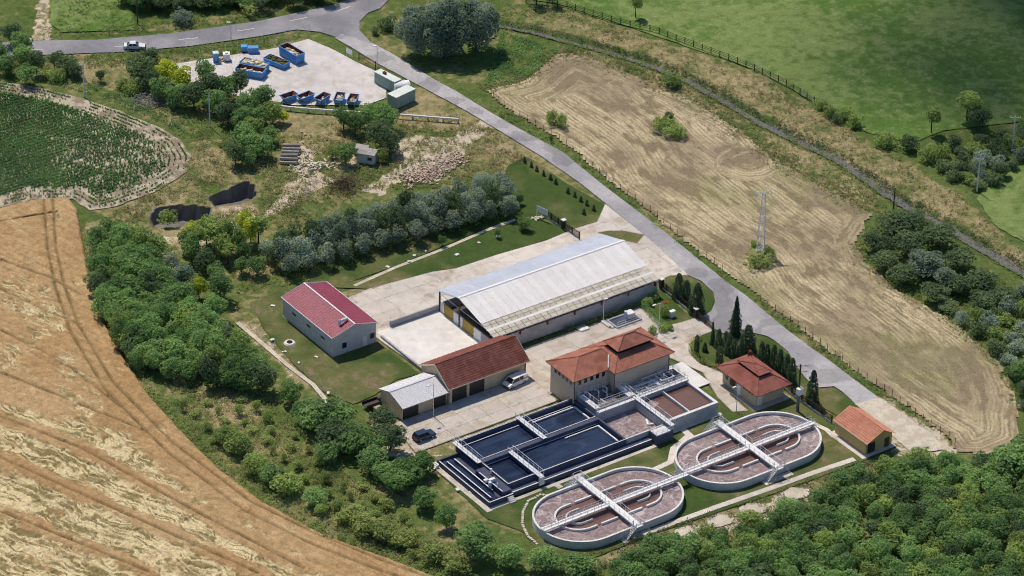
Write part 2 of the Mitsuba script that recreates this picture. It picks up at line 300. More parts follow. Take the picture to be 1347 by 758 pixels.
# regions of drier, greener and barer ground: (polygon, dryness or None, soil or None)
REG = [
 ([(-80, -60), (500, -60), (500, -5), (340, 27), (127, 52), (-80, 56)], -.25, 0), ([(44, -20), (62, -20), (66, 30), (72, 52), (40, 53), (46, 25)], .9, .55),
 ([(70, 42), (127, 46), (227, 38), (340, 22), (480, -14), (520, -30), (440, -20), (330, 14), (220, 30)], .35, 0),
 ([(-80, 60), (160, 72), (260, 62), (400, 42), (410, 55), (230, 86), (170, 84), (150, 108), (110, 128), (60, 110), (-80, 96)], .1, 0),
 ([(95, 85), (165, 78), (180, 95), (150, 118), (112, 108)], .75, .1), ([(200, 130), (330, 140), (345, 200), (290, 235), (245, 170)], .15, 0),
 ([(125, 275), (235, 225), (262, 175), (330, 225), (340, 262), (275, 300), (225, 315), (150, 300)], .42, .10), ([(200, 305), (262, 302), (285, 283), (275, 262), (285, 255), (330, 268), (345, 290), (240, 330)], .8, .45),
 ([(365, 150), (470, 155), (480, 180), (440, 200), (385, 205), (362, 175)], .6, .12), ([(398, 185), (416, 188), (410, 215), (440, 240), (395, 262), (372, 292), (345, 286), (368, 258), (385, 232), (380, 205)], .8, .62),
 ([(430, 200), (470, 198), (475, 222), (440, 225)], .7, .5), ([(340, 290), (470, 240), (540, 240), (680, 215), (660, 250), (500, 280), (400, 300)], .05, 0), ([(600, 215), (640, 175), (690, 175), (720, 210), (680, 240), (560, 260)], .48, .03),
 ([(515, 183), (545, 178), (590, 180), (622, 162), (647, 150), (655, 165), (620, 188), (602, 215), (560, 243), (520, 240), (500, 260), (478, 250), (520, 215)], .7, .66), ([(540, 120), (560, 110), (640, 150), (600, 172), (530, 165), (505, 150)], .6, .1),
 ([(640, 105), (660, 40), (735, 68), (725, 82), (690, 105), (640, 118)], -.2, 0), ([(660, 10), (740, 8), (1010, 105), (1150, 190), (1260, 255), (1347, 330), (1347, 350), (1250, 290), (1150, 232), (1045, 172), (950, 120), (850, 72), (760, 45), (660, 24)], .42, .05),
 ([(730, 68), (760, 56), (850, 85), (950, 135), (1000, 165), (1100, 212), (1150, 250), (1160, 285), (1090, 258), (1000, 200), (880, 122), (780, 78)], .35, .0), ([(1150, 180), (1230, 170), (1347, 160), (1347, 240), (1280, 260), (1200, 215)], -.3, 0),
 ([(1130, 290), (1200, 275), (1347, 360), (1347, 560), (1300, 470), (1180, 385)], -.3, 0), ([(225, 510), (340, 520), (420, 590), (520, 690), (620, 740), (560, 745), (430, 700), (300, 600)], .2, .05), ([(255, 505), (330, 512), (345, 545), (290, 560)], .8, .25),
 ([(290, 300), (420, 300), (400, 350), (330, 380), (300, 350)], .4, .2), ([(315, 425), (330, 420), (415, 500), (400, 512)], .8, .45), ([(505, 530), (535, 520), (560, 560), (560, 600), (500, 600), (490, 560)], .7, .55), ([(560, 590), (600, 575), (720, 530), (735, 535), (600, 597), (577, 607)], .6, .35),
 ([(570, 590), (690, 680), (670, 700), (600, 645), (560, 610)], .6, .4), ([(660, 640), (700, 650), (700, 700), (660, 700)], .75, .2), ([(690, 755), (860, 700), (1010, 650), (1120, 612), (1180, 600), (1100, 660), (960, 715), (850, 735)], .3, .05),
 ([(895, 702), (930, 690), (975, 672), (1010, 660), (1062, 636), (1068, 655), (1000, 686), (940, 706), (905, 716)], .8, .72), ([(1130, 530), (1160, 520), (1240, 570), (1260, 600), (1180, 600)], .8, .6),
 ([(440, 385), (560, 345), (590, 350), (480, 392)], .85, .35), ([(110, 290), (135, 285), (150, 330), (120, 330)], .5, .1), ([(670, 215), (730, 205), (800, 262), (790, 272), (720, 225)], .45, .0), ([(540, 118), (600, 140), (760, 240), (795, 268), (860, 318), (835, 318), (750, 245), (650, 175)], .55, .12)]
def ground_uv(x, y):
    wx, wy = x + wob(x, y, .25, 5) * 4.5 + wob(x, y, 1.1, 6) * 1.6, y + wob(x, y, .25, 7) * 6 + wob(x, y, 1.1, 8) * 1.6
    u, v = np.full(len(x), .0), np.zeros(len(x))
    for pts, a, b in REG:
        m = shapely.contains_xy(poly(pts), wx, wy); u[m] = a; v[m] = b
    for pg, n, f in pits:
        vv = f - n; t = ((x - n[0]) * vv[0] + (y - n[1]) * vv[1]) / (vv @ vv); v[shapely.contains_xy(pg.buffer(.4), x + wob(x, y, .5, 21) * 2.2, y + wob(x, y, .5, 23) * 2.2) & (t > .42)] = -1  # far part of each pit: dark soil, darkened further to paint the wall's shade
    return np.column_stack([u, v])
gp = sbox(-128, -112, 128, 152)
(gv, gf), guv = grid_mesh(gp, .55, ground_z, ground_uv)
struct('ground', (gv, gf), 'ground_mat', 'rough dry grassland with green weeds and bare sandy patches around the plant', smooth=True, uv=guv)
far = MB()
for x0, x1, y0, y1 in ((-1500, 1500, 151.5, 1500), (-1500, 1500, -1500, -111.5), (-1500, -127.5, -111.5, 151.5), (127, 1500, -111.5, 151.5)):
    far.quad((x0, y0, -.35), (x1, y0, -.35), (x1, y1, -.35), (x0, y1, -.35))
fm = far.mesh(); struct('far_ground', fm, 'ground_mat', 'grassland stretching away beyond the plant', uv=np.zeros((len(fm[0]), 2)))
struct('stream_water', sheet_mesh(rough_edge(stream_pg, .75, .7, 12), -.62), 'stream_water', 'narrow grey stream running along the mown field')

# fields and meadows
hay_pg = poly([(636, 119), (660, 112), (690, 105), (722, 80), (731, 69), (768, 72), (811, 88), (867, 112), (907, 128), (993, 185), (1023, 213), (1099, 253), (1150, 280), (1128, 320), (1143, 347), (1187, 382), (1233, 408), (1274, 437), (1303, 463), (1320, 480), (1342, 530), (1340, 580), (1300, 600), (1255, 596), (1243, 574), (1198, 540), (1122, 489), (1060, 439), (1000, 394), (905, 324), (860, 284), (800, 239), (740, 189), (658, 139)])
hd = at(1190, 520)[:2] - at(740, 150)[:2]; hd /= np.linalg.norm(hd); hn = np.array([-hd[1], hd[0]])
def hay_uv(x, y):
    d = shapely.distance(hay_pg.exterior, shapely.points(x, y)); far_end = np.clip((x * hd[0] + y * hd[1] - (at(1130, 470)[:2] @ hd)) / 10, 0, 1); loop = shapely.distance(Point(at(985, 215)[:2]), shapely.points(x, y))
    e = (d < 4.5 + 6 * far_end) | (x * hd[0] + y * hd[1] < at(720, 130)[:2] @ hd)
    return np.column_stack([x * hd[0] + y * hd[1], np.where(loop < 7, loop + 200, np.where(e, d + 100, x * hn[0] + y * hn[1]))])
m_, uv_ = grid_mesh(rough_edge(hay_pg, 1.3, .8, 11), .6, lambda x, y: .03 + .03 * wob(x, y, 1.2, 9), hay_uv)
struct('hay_field', m_, 'hay_mat', 'mown straw coloured hay field with curved swath marks', smooth=True, uv=uv_)
struct('meadow', sheet_mesh(rough_edge(poly([(690, -60), (700, 0), (739, 6), (775, 18), (830, 36), (900, 60), (997, 93), (1068, 133), (1140, 174), (1200, 188), (1240, 172), (1300, 165), (1420, 150), (1420, -60)]), .5, 1, 13), .02), 'meadow_mat', 'wide green pasture at the top right beyond the rail fence')
struct('meadow', sheet_mesh(rough_edge(poly([(1285, 262), (1300, 240), (1347, 215), (1420, 190), (1420, 340), (1347, 318), (1310, 298)]), .5, 1, 15), .02), 'meadow_mat', 'smaller green meadow at the right edge beside the stream')
struct('meadow', sheet_mesh(rough_edge(poly([(65, -40), (66, 30), (80, 42), (180, 40), (172, 0), (170, -40)]), .6, 1, 17), .02), 'meadow_mat', 'bright green meadow at the top left above the road')

wheat_pg = poly([(-120, 300), (0, 276), (45, 265), (90, 262), (102, 276), (112, 330), (122, 380), (140, 430), (165, 475), (195, 520), (235, 565), (290, 620), (350, 665), (430, 708), (520, 740), (600, 772), (640, 900), (-140, 900)])
tracks = [line(p) for p in ([(70, 266), (74, 330), (84, 375), (103, 430), (150, 508), (230, 588), (330, 664), (420, 708), (520, 748), (640, 790)], [(58, 266), (63, 330), (73, 380), (93, 440), (140, 518), (220, 598), (320, 675), (410, 720), (500, 755), (600, 790)],
    [(-60, 330), (0, 345), (68, 370), (106, 392)], [(-60, 368), (0, 383), (60, 412), (108, 431)], [(-60, 420), (0, 438), (51, 463), (95, 488), (160, 540)], [(-60, 470), (0, 494), (87, 528), (190, 570)], [(-60, 525), (0, 551), (108, 594), (260, 678), (400, 752)], [(-60, 580), (0, 606), (130, 664), (260, 722), (340, 758)],
    [(-60, 645), (0, 676), (108, 720), (195, 756)], [(-30, 300), (30, 290), (75, 282)])]
wide = [line(p) for p in ([(-60, 580), (0, 606), (130, 664), (260, 722), (340, 758)], [(-60, 525), (0, 551), (108, 594), (260, 678), (400, 752)], [(-60, 645), (0, 676), (108, 720), (195, 756)])]
lodge_pg = [poly([(-90, 530), (0, 552), (90, 570), (150, 585), (215, 640), (300, 700), (380, 745), (420, 790), (300, 900), (-90, 900)]), poly([(10, 372), (40, 368), (60, 385), (75, 410), (78, 440), (55, 445), (35, 425), (8, 410)]), poly([(85, 470), (110, 500), (135, 540), (120, 545), (88, 520)]), poly([(-30, 455), (20, 462), (15, 485), (-30, 480)])]
def wheat_masks(x, y):
    pt = shapely.points(x, y); al, ac = x * .76 - y * .65, x * .65 + y * .76
    R_ = np.full(len(x), .20)
    for i, pg in enumerate(lodge_pg): R_ = np.maximum(R_, (.80 if i == 0 else .52) * np.clip(1.15 - shapely.distance(pg, pt) / (5.0 if i == 0 else 3.0), 0, 1))
    for w in wide: R_ = R_ - .55 * np.clip(1.6 - shapely.distance(w, pt) / 1.7, 0, 1)
    n_ = wob(al * .35, ac, .32, 36) * 1.1 + wob(al * .5, ac, 1.1, 47) * .9 + wob(x, y, 2.4, 48) * .4
    l = np.clip((R_ + n_ - .40) / .30, 0, 1)
    t = np.zeros(len(x))
    for L in tracks: t = np.maximum(t, np.clip(1.45 - np.abs(shapely.distance(L, pt) + wob(x, y, .8, 37) * .25) / .23, 0, 1))
    t *= np.clip(.7 + 1.5 * wob(x, y, .3, 38), .25, 1)
    return l, np.clip(t, 0, 1)
def wheat_z(x, y):
    l, t = wheat_masks(x, y); s = meshkit.fbm(np.column_stack([x * .8 + y * .9, y * 1.9 - x * 1.2, x * 0]), 3, seed=41); r = 1 - np.abs(2 * s - 1)
    st = .80 + .10 * wob(x, y, 2.2, 42) + .12 * wob(x, y, .4, 43)
    z = st * (1 - l) + (.22 + .42 * r ** 2) * l
    z = z * (1 - .75 * t)
    e = shapely.distance(wheat_pg.exterior, shapely.points(x, y)) + wob(x, y, 1.4, 44) * .6
    return z * np.clip(e / .5, .0, 1)
m_, uv_ = grid_mesh(wheat_pg.intersection(sbox(-128, -112, 60, 60)), .26, wheat_z, lambda x, y: np.column_stack(wheat_masks(x, y)))
struct('wheat_field', m_, 'wheat_mat', 'ripe orange wheat field with lodged pale patches and tractor tracks', smooth=True, uv=uv_)

corn_pg = poly([(-120, 98), (0, 107), (60, 117), (110, 130), (160, 147), (210, 168), (238, 185), (251, 206), (246, 226), (205, 252), (150, 272), (118, 277), (95, 262), (45, 262), (0, 273), (-120, 300)])
struct('corn_soil', sheet_mesh(rough_edge(corn_pg, .5, 1, 19), .0), 'soil_mat', 'pale bare soil under the young corn rows')
cd = at(240, 228)[:2] - at(110, 268)[:2]; cd /= np.linalg.norm(cd); cn = np.array([-cd[1], cd[0]])
def cards(P, N, size, rs, asp=1.0, fold=.25):       # folded leaf quads at the points P facing N
    n = len(P); a = rs.normal(size=(n, 3)); N = N / np.linalg.norm(N, axis=1, keepdims=True)
    U = np.cross(N, a); U /= np.linalg.norm(U, axis=1, keepdims=True); W = np.cross(N, U); s = np.asarray(size)[:, None] * .5
    V = np.stack([P - U * s * asp, P - W * s * .62 + N * s * fold, P + U * s * asp, P + W * s * .62 + N * s * fold], 1).reshape(-1, 3)
    i = np.arange(n)[:, None] * 4
    return V, np.vstack([i + [0, 1, 2], i + [0, 2, 3]])
def blades(P, h, w, rs, lean=.5, k=3):             # k upright leaning blades per point
    P = np.repeat(P, k, 0); n = len(P); t = rs.uniform(0, 2 * np.pi, n); d = np.column_stack([np.cos(t), np.sin(t), np.zeros(n)]); e = np.column_stack([-d[:, 1], d[:, 0], d[:, 2]])
    hh = (np.repeat(h, k) * rs.uniform(.6, 1.1, n))[:, None]; ww = (np.repeat(w, k) * rs.uniform(.7, 1.3, n))[:, None] * .5; up = np.array([[0, 0, 1.]])
    V = np.stack([P - e * ww * .5, P + e * ww * .5, P + e * ww + up * hh * .7 + d * hh * lean * .4, P - e * ww * .4 + up * hh + d * hh * lean], 1).reshape(-1, 3)
    i = np.arange(n)[:, None] * 4
    return V, np.vstack([i + [0, 1, 2], i + [0, 2, 3]])
L = []
x0, y0, x1, y1 = corn_pg.bounds; cc = np.array([(x0 + x1) / 2, (y0 + y1) / 2]); R = 120
inner = corn_pg.buffer(-4.6); head = [corn_pg.buffer(-.9 - 1.1 * i).exterior for i in range(4)]
for r in np.arange(-R, R, 1.12):
    for a in np.arange(-R, R, .23): L.append(cc + cd * (a + rng.uniform(-.1, .1)) + cn * (r + rng.uniform(-.07, .07)))
L = np.array(L); L = L[shapely.contains_xy(inner, L[:, 0], L[:, 1])]
H_ = []
for g in head:
    for a in np.arange(0, g.length, .30): H_.append(g.interpolate(a).coords[0])
H_ = np.array(H_); H_ = H_[shapely.contains_xy(sbox(-128, 0, 0, 150), H_[:, 0], H_[:, 1])]
bare = wob(L[:, 0], L[:, 1], .075, 51) * 1.3 + .6 * wob(L[:, 0], L[:, 1], .4, 52) + np.clip((L[:, 0] + 92) / 60, -.3, .4) * .8
keep = np.clip(1.05 - 1.5 * bare, .32, 1.0); L = L[(rng.uniform(0, 1, len(L)) < keep) & (L[:, 0] > -125)]
H_ = H_[(wob(H_[:, 0], H_[:, 1], .25, 53) + .2 * wob(H_[:, 0], H_[:, 1], 1., 55) < .16 - .30 * rng.random(len(H_)))]
P = np.vstack([L, H_]); P = np.column_stack([P, np.zeros(len(P))])
hh = np.clip(.60 - .3 * wob(P[:, 0], P[:, 1], .08, 54) * 2, .35, .8) * np.where(np.arange(len(P)) < len(L), 1, .62)
V, F = blades(P, hh, np.full(len(P), .30), rng, .75, 5)
struct('corn_rows', (V, F), 'leaf_corn', 'young green corn plants in fine parallel rows', kind='stuff')

# roads
struct('main_road', sheet_mesh(poly([(-120, 62), (0, 56), (48, 53.5), (126, 52.5), (227, 44), (340, 28), (440, 6.3), (480, -8), (500, -40), (560, -40), (525, -12), (511, 0), (500, 11), (484, 17), (473, 28), (473, 40), (488, 56), (470, 58), (445, 50), (420, 42), (390, 39), (340, 48), (252, 60.5), (161, 68.5), (101, 70.5), (0, 75), (-120, 82)]), .03), 'asphalt_mat', 'two lane grey asphalt road curving across the top left')
mk = MB()
for a, b in (((32, 66), (58, 65.5)), ((235, 52.5), (261, 50)), ((312, 41), (336, 37.5)), ((381, 28), (404, 23)), ((150, 61.5), (178, 60.2)), ((445, 14), (462, 8.5))):
    A_, B_ = at(*a), at(*b); mk.obox((A_ + B_) / 2, B_ - A_, np.linalg.norm(B_ - A_), .16, .034, .042)
struct('road_marking', mk.mesh(), 'road_paint', 'white dashed centre line on the main road')
lane_r = [(487, 55), (516, 70.7), (571, 104.5), (600, 120), (647, 149), (671, 163), (740, 200), (794, 244), (860, 294), (905, 330), (956.5, 371.6), (980, 388), (1032.5, 431.7), (1070, 460), (1085, 470), (1122, 498), (1155, 523)]
lane_l = [(1126, 532), (1107.6, 515), (1096.5, 508), (1080, 510), (1070, 509), (1052, 488), (1036, 462), (1020, 449), (1009, 442), (991, 438), (966, 441), (950, 438), (937, 431), (924, 415.5), (936, 409), (941, 396), (938, 384), (922, 369.5), (905, 361.5), (860, 319), (797, 268), (767, 244), (714, 207), (650, 168), (622, 151), (591.5, 134), (543.6, 108.5), (498, 84.5), (463, 63), (440, 50), (450, 45)]
struct('access_lane', sheet_mesh(rough_edge(poly(lane_r + lane_l), .10, .7, 66), .035), 'lane_mat', 'pale asphalt lane running diagonally past the plant')
struct('gravel_track', sheet_mesh(rough_edge(poly([(1124, 531), (1156, 522.5), (1196, 550), (1226, 572), (1242, 592), (1200, 596), (1172, 572)]), .5, .8, 61), .025), 'gravel_mat', 'pale gravel end of the lane by the wood')
struct('depot_yard', sheet_mesh(rough_edge(poly([(215, 90), (230, 84), (270, 78), (315, 71), (366.6, 62.6), (405.4, 51.3), (440, 66), (470.5, 82.6), (493, 92.7), (500, 98), (508, 112), (508, 129), (480.6, 138.5), (385, 138.5), (365, 134), (320, 128), (250, 110)]), .12, 1, 63), .02), 'depot_mat', 'pale concrete yard of the skip depot')
# concrete yards of the plant, slab by slab
driveway = poly([(486, 380), (569, 358), (600, 353.5), (654, 335.6), (720, 316.5), (754, 302), (786, 292), (796.5, 269), (860, 319.5), (905, 362), (881, 362.5), (865, 369.5), (835, 382), (650, 448), (625, 470), (580, 470), (512, 420), (494, 420), (455, 393)]).difference(poly([(784, 306.5), (800, 303.5), (822, 304), (848, 309), (838, 321), (826, 318)]))
driveway = driveway.union(spoly([(-31, -10), (-31.2, 1), (-30.6, 10.5), (-15.6, 10.5), (-15.6, -2), (-16, -7)]))
front = spoly([(-46.5, 33.2), (-45, 26.3), (-15, 26.3), (-15, 18.4), (17.2, 18.4), (17.2, 27), (24, 27.6), (24.2, 33)]).union(poly([(911, 421), (935, 432), (931, 434), (907, 452), (909, 466.5), (922, 480), (940.6, 486), (950, 492), (960, 520), (983, 540), (964, 541.5), (944, 522), (925, 490), (880, 470), (830, 440)])).union(spoly([(-46.5, 33), (-47, 36.5), (-15.5, 36.5), (-15.5, 34), (24.2, 33), (24, 31)]))
front = front.difference(spoly([(9.0, 19.2), (14.6, 19.2), (14.6, 22.2), (9.0, 22.2)]))
court = spoly([(-30.2, -1.9), (-15.5, -1.9), (-15.5, 12.4), (-30.2, 16.6)])
base_joint = sheet_mesh(unary_union([driveway, front, court]).buffer(.15), .020)
yard = struct('concrete_yard', base_joint, 'joint_mat', 'concrete paving around the halls, garages and main building')
nslab = 0
for name, pg, du, dv, mats in (('slab', driveway.difference(court), 6.0, 4.2, ('slab_b', 'slab_b', 'slab_a')), ('slab', front.difference(court), 4.6, 3.6, ('slab_a', 'slab_a', 'slab_c'))):
    for iu in np.arange(-52, 40, du):
        for iv in np.arange(-24, 56, dv):
            c = spoly([(iu, iv), (iu + du - .06, iv), (iu + du - .06, iv + dv - .06), (iu, iv + dv - .06)]).intersection(pg)
            for g in getattr(c, 'geoms', [c]):
                if g.geom_type == 'Polygon' and g.area > .4:
                    part(yard, name, MB().prism(g, .0, .05 + rng.uniform(-.006, .006)).mesh(), mats[rng.integers(3)]); nslab += 1
part(yard, 'court_slab', MB().prism(court, 0, .055).mesh(), 'court_mat', label='smooth white concrete floor of the storage court')
# lawns
LAWNS = [('mown lawn around the basins and oxidation ditches', [(556, 602), (600, 598), (760, 540), (900, 545), (945, 520), (1000, 538), (1040, 522), (1095, 558), (1180, 588), (1120, 612), (1010, 652), (860, 702), (770, 738), (715, 742), (690, 700), (640, 682)]),
 ('patchy green lawn around the crimson roofed hall', [(330, 398), (372, 380), (456, 392), (500, 452), (552, 492), (520, 500), (492, 520), (465, 532), (425, 515), (385, 478), (345, 430)]),
 ('narrow lawn strip between the willow row and driveway', [(440, 378), (520, 352), (600, 322), (660, 290), (700, 284), (740, 300), (752, 303), (720, 315), (654, 335), (600, 353), (569, 357), (486, 380)]),
 ('green lawn below the willow row', [(400, 372), (480, 335), (600, 296), (680, 262), (700, 285), (640, 300), (520, 350), (440, 378)]),
 ('triangular lawn between the entrance sign and the lane', [(660, 250), (668, 218), (690, 206), (705, 212), (740, 238), (796, 270), (786, 291), (754, 301), (730, 290), (700, 284)]),
 ('small wedge of lawn in the entrance apron', [(784, 306.5), (800, 303.5), (822, 304), (848, 309), (838, 321), (826, 318)]),
 ('rounded lawn island with conifers by the lane', [(865, 370), (881, 363), (905, 362.5), (921, 370), (937, 384), (940, 396), (935, 408), (923, 415), (900, 402)]),
 ('fenced lawn patch with shrubs beside the settling pit', [(846, 386), (866, 379), (912, 420), (884, 434), (858, 438), (838, 412)]),
 ('lawn island with dense conifers by the control house', [(938, 436), (966, 442), (991, 439), (1009, 443), (1020, 450), (1040, 470), (1064, 505), (1078, 512), (1096, 509), (1107, 516), (1126, 532), (1150, 552), (1120, 556), (1050, 520), (985, 490), (941, 484), (923, 478), (911, 466), (910, 452), (930, 436)])]
for i, (lab, pts) in enumerate(LAWNS): struct('lawn', sheet_mesh(rough_edge(poly(pts), .15, .8, 70 + i), .004 + .001 * i), 'lawn_mat', lab)
paths = MB()
def path_strip(pts, w, z=.05): 
    global paths
    paths.prism(line(pts).buffer(w / 2, cap_style=2, join_style=2), -.05, z)
path_strip([(838, 706), (880, 690), (940, 668), (1012, 643), (1070, 622), (1124, 604)], 1.2); path_strip([(714, 624), (722, 632), (738, 642)], 1.1); path_strip([(893, 560), (915, 580)], 1.3); path_strip([(858, 619), (882, 608), (886, 590), (905, 574)], 1.2); path_strip([(1068, 556), (1088, 566), (1097, 575)], 1.0)
struct('concrete_path', paths.mesh(), 'slab_b', 'narrow concrete garden paths around the oxidation ditches')
paths = MB(); path_strip([(312, 424), (345, 452), (380, 482), (412, 506), (440, 540)], .9, .03); path_strip([(466, 376), (520, 352), (580, 329), (640, 303), (678, 289)], .8, .03)
struct('stone_path', paths.mesh(), 'gravel_mat', 'thin pale stone path along the boundary')
# ------------------------------------------------------------------ buildings (u, v along the plant's grid)
def railing(mb, pts, h=1.05, posts=1.5, r=.048):
    for a, b in zip(pts[:-1], pts[1:]):
        a, b = np.asarray(a, float), np.asarray(b, float); n = max(1, int(round(np.linalg.norm(b - a) / posts)))
        for k in (h, h * .5): mb.tube(a + [0, 0, k], b + [0, 0, k], r, n=4)
        for i in range(n + 1): p = interp(a, b, i / n); mb.tube(p, p + [0, 0, h], r, n=4)
    return mb
def bx(*a): return SB().box(*a).mesh()

# crimson roofed hall
k = thing('metal_hall', 'grey metal hall with crimson gable roof standing on the lawn', 'building')
u0, u1, v0, v1, ze, zr = -42.0, -32.2, -16.6, 0.9, 4.3, 5.75; um = (u0 + u1) / 2
w = SB(); w.profile([(u0, 0), (u1, 0), (u1, ze), (um, zr - .05), (u0, ze)], 1, v0, v1); part(k, 'wall', w.mesh(), 'sheet_grey')
w = SB()
for i in range(40): w.box(u0 - .03, u0, v0 + .2 + i * .435, v0 + .27 + i * .435, .15, ze - .1)
for i in range(22): a = u0 + .25 + i * .435; w.box(a, a + .07, v1, v1 + .03, .15, ze - .1 + min(a - u0, u1 - a) * .25)
part(k, 'wall_rib', w.mesh(), 'sheet_grey')
r = SB(); ov = .25
ribs(r, (u0 - ov, v0 - ov, ze - .02), (u0 - ov, v1 + ov, ze - .02), (um, v1 + ov, zr), (um, v0 - ov, zr), 24, .10, .03); ribs(r, (u1 + ov, v1 + ov, ze - .02), (u1 + ov, v0 - ov, ze - .02), (um, v0 - ov, zr), (um, v1 + ov, zr), 24, .10, .03)
rk = part(k, 'roof', r.mesh(), 'metal_crimson', label='ribbed crimson metal roof with white edges')
r = SB(); r.box(um - .16, um + .16, v0 - ov, v1 + ov, zr + .0, zr + .09)
for a in (v0 - ov, v1 + ov - .1):
    for s0, s1 in ((u0 - ov, um), (u1 + ov, um)): r.tube((s0, a + .05, ze + .02), (s1, a + .05, zr + .04), .09, n=4)
r.box(u0 - ov - .12, u0 - ov, v0 - ov, v1 + ov, ze - .12, ze + .06); r.box(u1 + ov, u1 + ov + .12, v0 - ov, v1 + ov, ze - .12, ze + .06)
part(rk, 'edge_trim', r.mesh(), 'trim_white')
c = SB(); c.tube((-39.2, -1.0, ze + .5), (-39.2, -1.0, ze + 2.0), .28, n=10); c.tube((-39.2, -1.0, ze + 1.75), (-37.4, -1.0, ze + 1.75), .26, n=10); part(rk, 'flue_pipe', c.mesh(), 'galv', True)
for v in (-13.2, -8.2, -3.2): part(k, 'window', bx(u0 - .05, u0 - .01, v, v + 1.3, 2.3, 2.75), 'glass_dark')
for a in (-39.9, -33.6): f = part(k, 'window', bx(a - .07, a + 1.07, v1 + .03, v1 + .07, 1.1, 2.4), 'trim_white'); part(f, 'pane', bx(a, a + 1.0, v1 + .07, v1 + .09, 1.17, 2.33), 'glass_dark')
part(k, 'door', bx(-35.3, -34.3, v1 + .03, v1 + .08, 0.05, 2.2), 'white_paint')
part(k, 'plinth', bx(u0 - .12, u1 + .12, v0 - .12, v1 + .12, 0, .14), 'slab_c')

# zinc roofed garage and tiled garage
def gable_u(k, u0, u1, v0, v1, ze, zr, vm, wall, lab=None):
    w = SB(); w.profile([(v0, 0), (v1, 0), (v1, ze), (vm, zr - .08), (v0, ze)], 0, u0, u1); part(k, 'wall', w.mesh(), wall)
k = thing('small_garage', 'low cream garage with pale zinc roof beside the tiled garage', 'building')
gable_u(k, -43.3, -33.3, 19.3, 26.2, 3.1, 4.2, 22.4, 'plaster_cream')
r = SB(); ribs(r, (-43.5, 26.9, 2.98), (-33.25, 26.9, 2.98), (-33.25, 22.4, 4.3), (-43.5, 22.4, 4.3), 10, .05, .03); ribs(r, (-33.25, 18.9, 3.1), (-43.5, 18.9, 3.1), (-43.5, 22.4, 4.3), (-33.25, 22.4, 4.3), 10, .05, .03)
rk = part(k, 'roof', r.mesh(), 'metal_zinc'); part(rk, 'ridge_cap', bx(-43.5, -33.25, 22.2, 22.6, 4.26, 4.37), 'metal_zinc')
part(rk, 'fascia', SB().box(-43.56, -43.5, 22.4, 26.9, 2.9, 2.98).box(-43.5, -33.25, 26.9, 26.98, 2.86, 3.02).mesh(), 'trim_white')
for a, b in ((-43.0, -39.6), (-36.2, -33.5)): part(k, 'garage_door', bx(a, b, 26.2, 26.24, .05, 2.65), 'dark_door')
k = thing('tiled_garage', 'long cream garage with dark red tiled gable roof and two dark doors', 'building')
U0, U1, V0, V1, ZE, ZR, VM = -33.0, -15.3, 17.4, 26.2, 3.85, 6.6, 22.3
gable_u(k, U0, U1, V0, V1, ZE, ZR, VM, 'plaster_cream')
r = SB(); courses(r, np.array((U0 - .3, V1 + .75, ZE - .35)), np.array((U1 + .3, V1 + .75, ZE - .35)), np.array((U1 + .3, VM, ZR)), np.array((U0 - .3, VM, ZR)), 12, .085); courses(r, np.array((U1 + .3, V0 - .6, ZE - .2)), np.array((U0 - .3, V0 - .6, ZE - .2)), np.array((U0 - .3, VM, ZR)), np.array((U1 + .3, VM, ZR)), 15, .05)
rk = part(k, 'roof', r.mesh(), 'tile_dark'); part(rk, 'ridge_tiles', SB().tube((U0 - .3, VM, ZR), (U1 + .3, VM, ZR), .13, n=6).mesh(), 'tile_dark')
part(rk, 'fascia', SB().box(U0 - .3, U1 + .3, V1 + .75, V1 + .83, ZE - .52, ZE - .33).mesh(), 'cream_wall')
w = SB()
for a, b in ((VM, V1 + .75), (VM, V0 - .6)):
    w.tube((U0 - .34, a, ZR - .08), (U0 - .34, b, ZE - .43 if b > a else ZE - .3), .11, n=4); w.tube((U1 + .34, a, ZR - .08), (U1 + .34, b, ZE - .43 if b > a else ZE - .3), .11, n=4)
part(rk, 'barge_board', w.mesh(), 'cream_wall')
for a, b in ((-32.3, -28.9), (-28.2, -24.8)): part(k, 'garage_door', bx(a, b, V1, V1 + .05, .05, 3.1), 'dark_door')
part(k, 'pillar', bx(-32.95, -32.4, V1 + .01, V1 + .5, .05, 3.6), 'plaster_cream'); part(k, 'pillar', bx(-28.8, -28.3, V1 + .01, V1 + .18, .05, 3.6), 'plaster_cream'); part(k, 'downpipe', SB().tube((-15.5, V1 + .12, .05), (-15.5, V1 + .12, 3.4), .07).mesh(), 'rust')

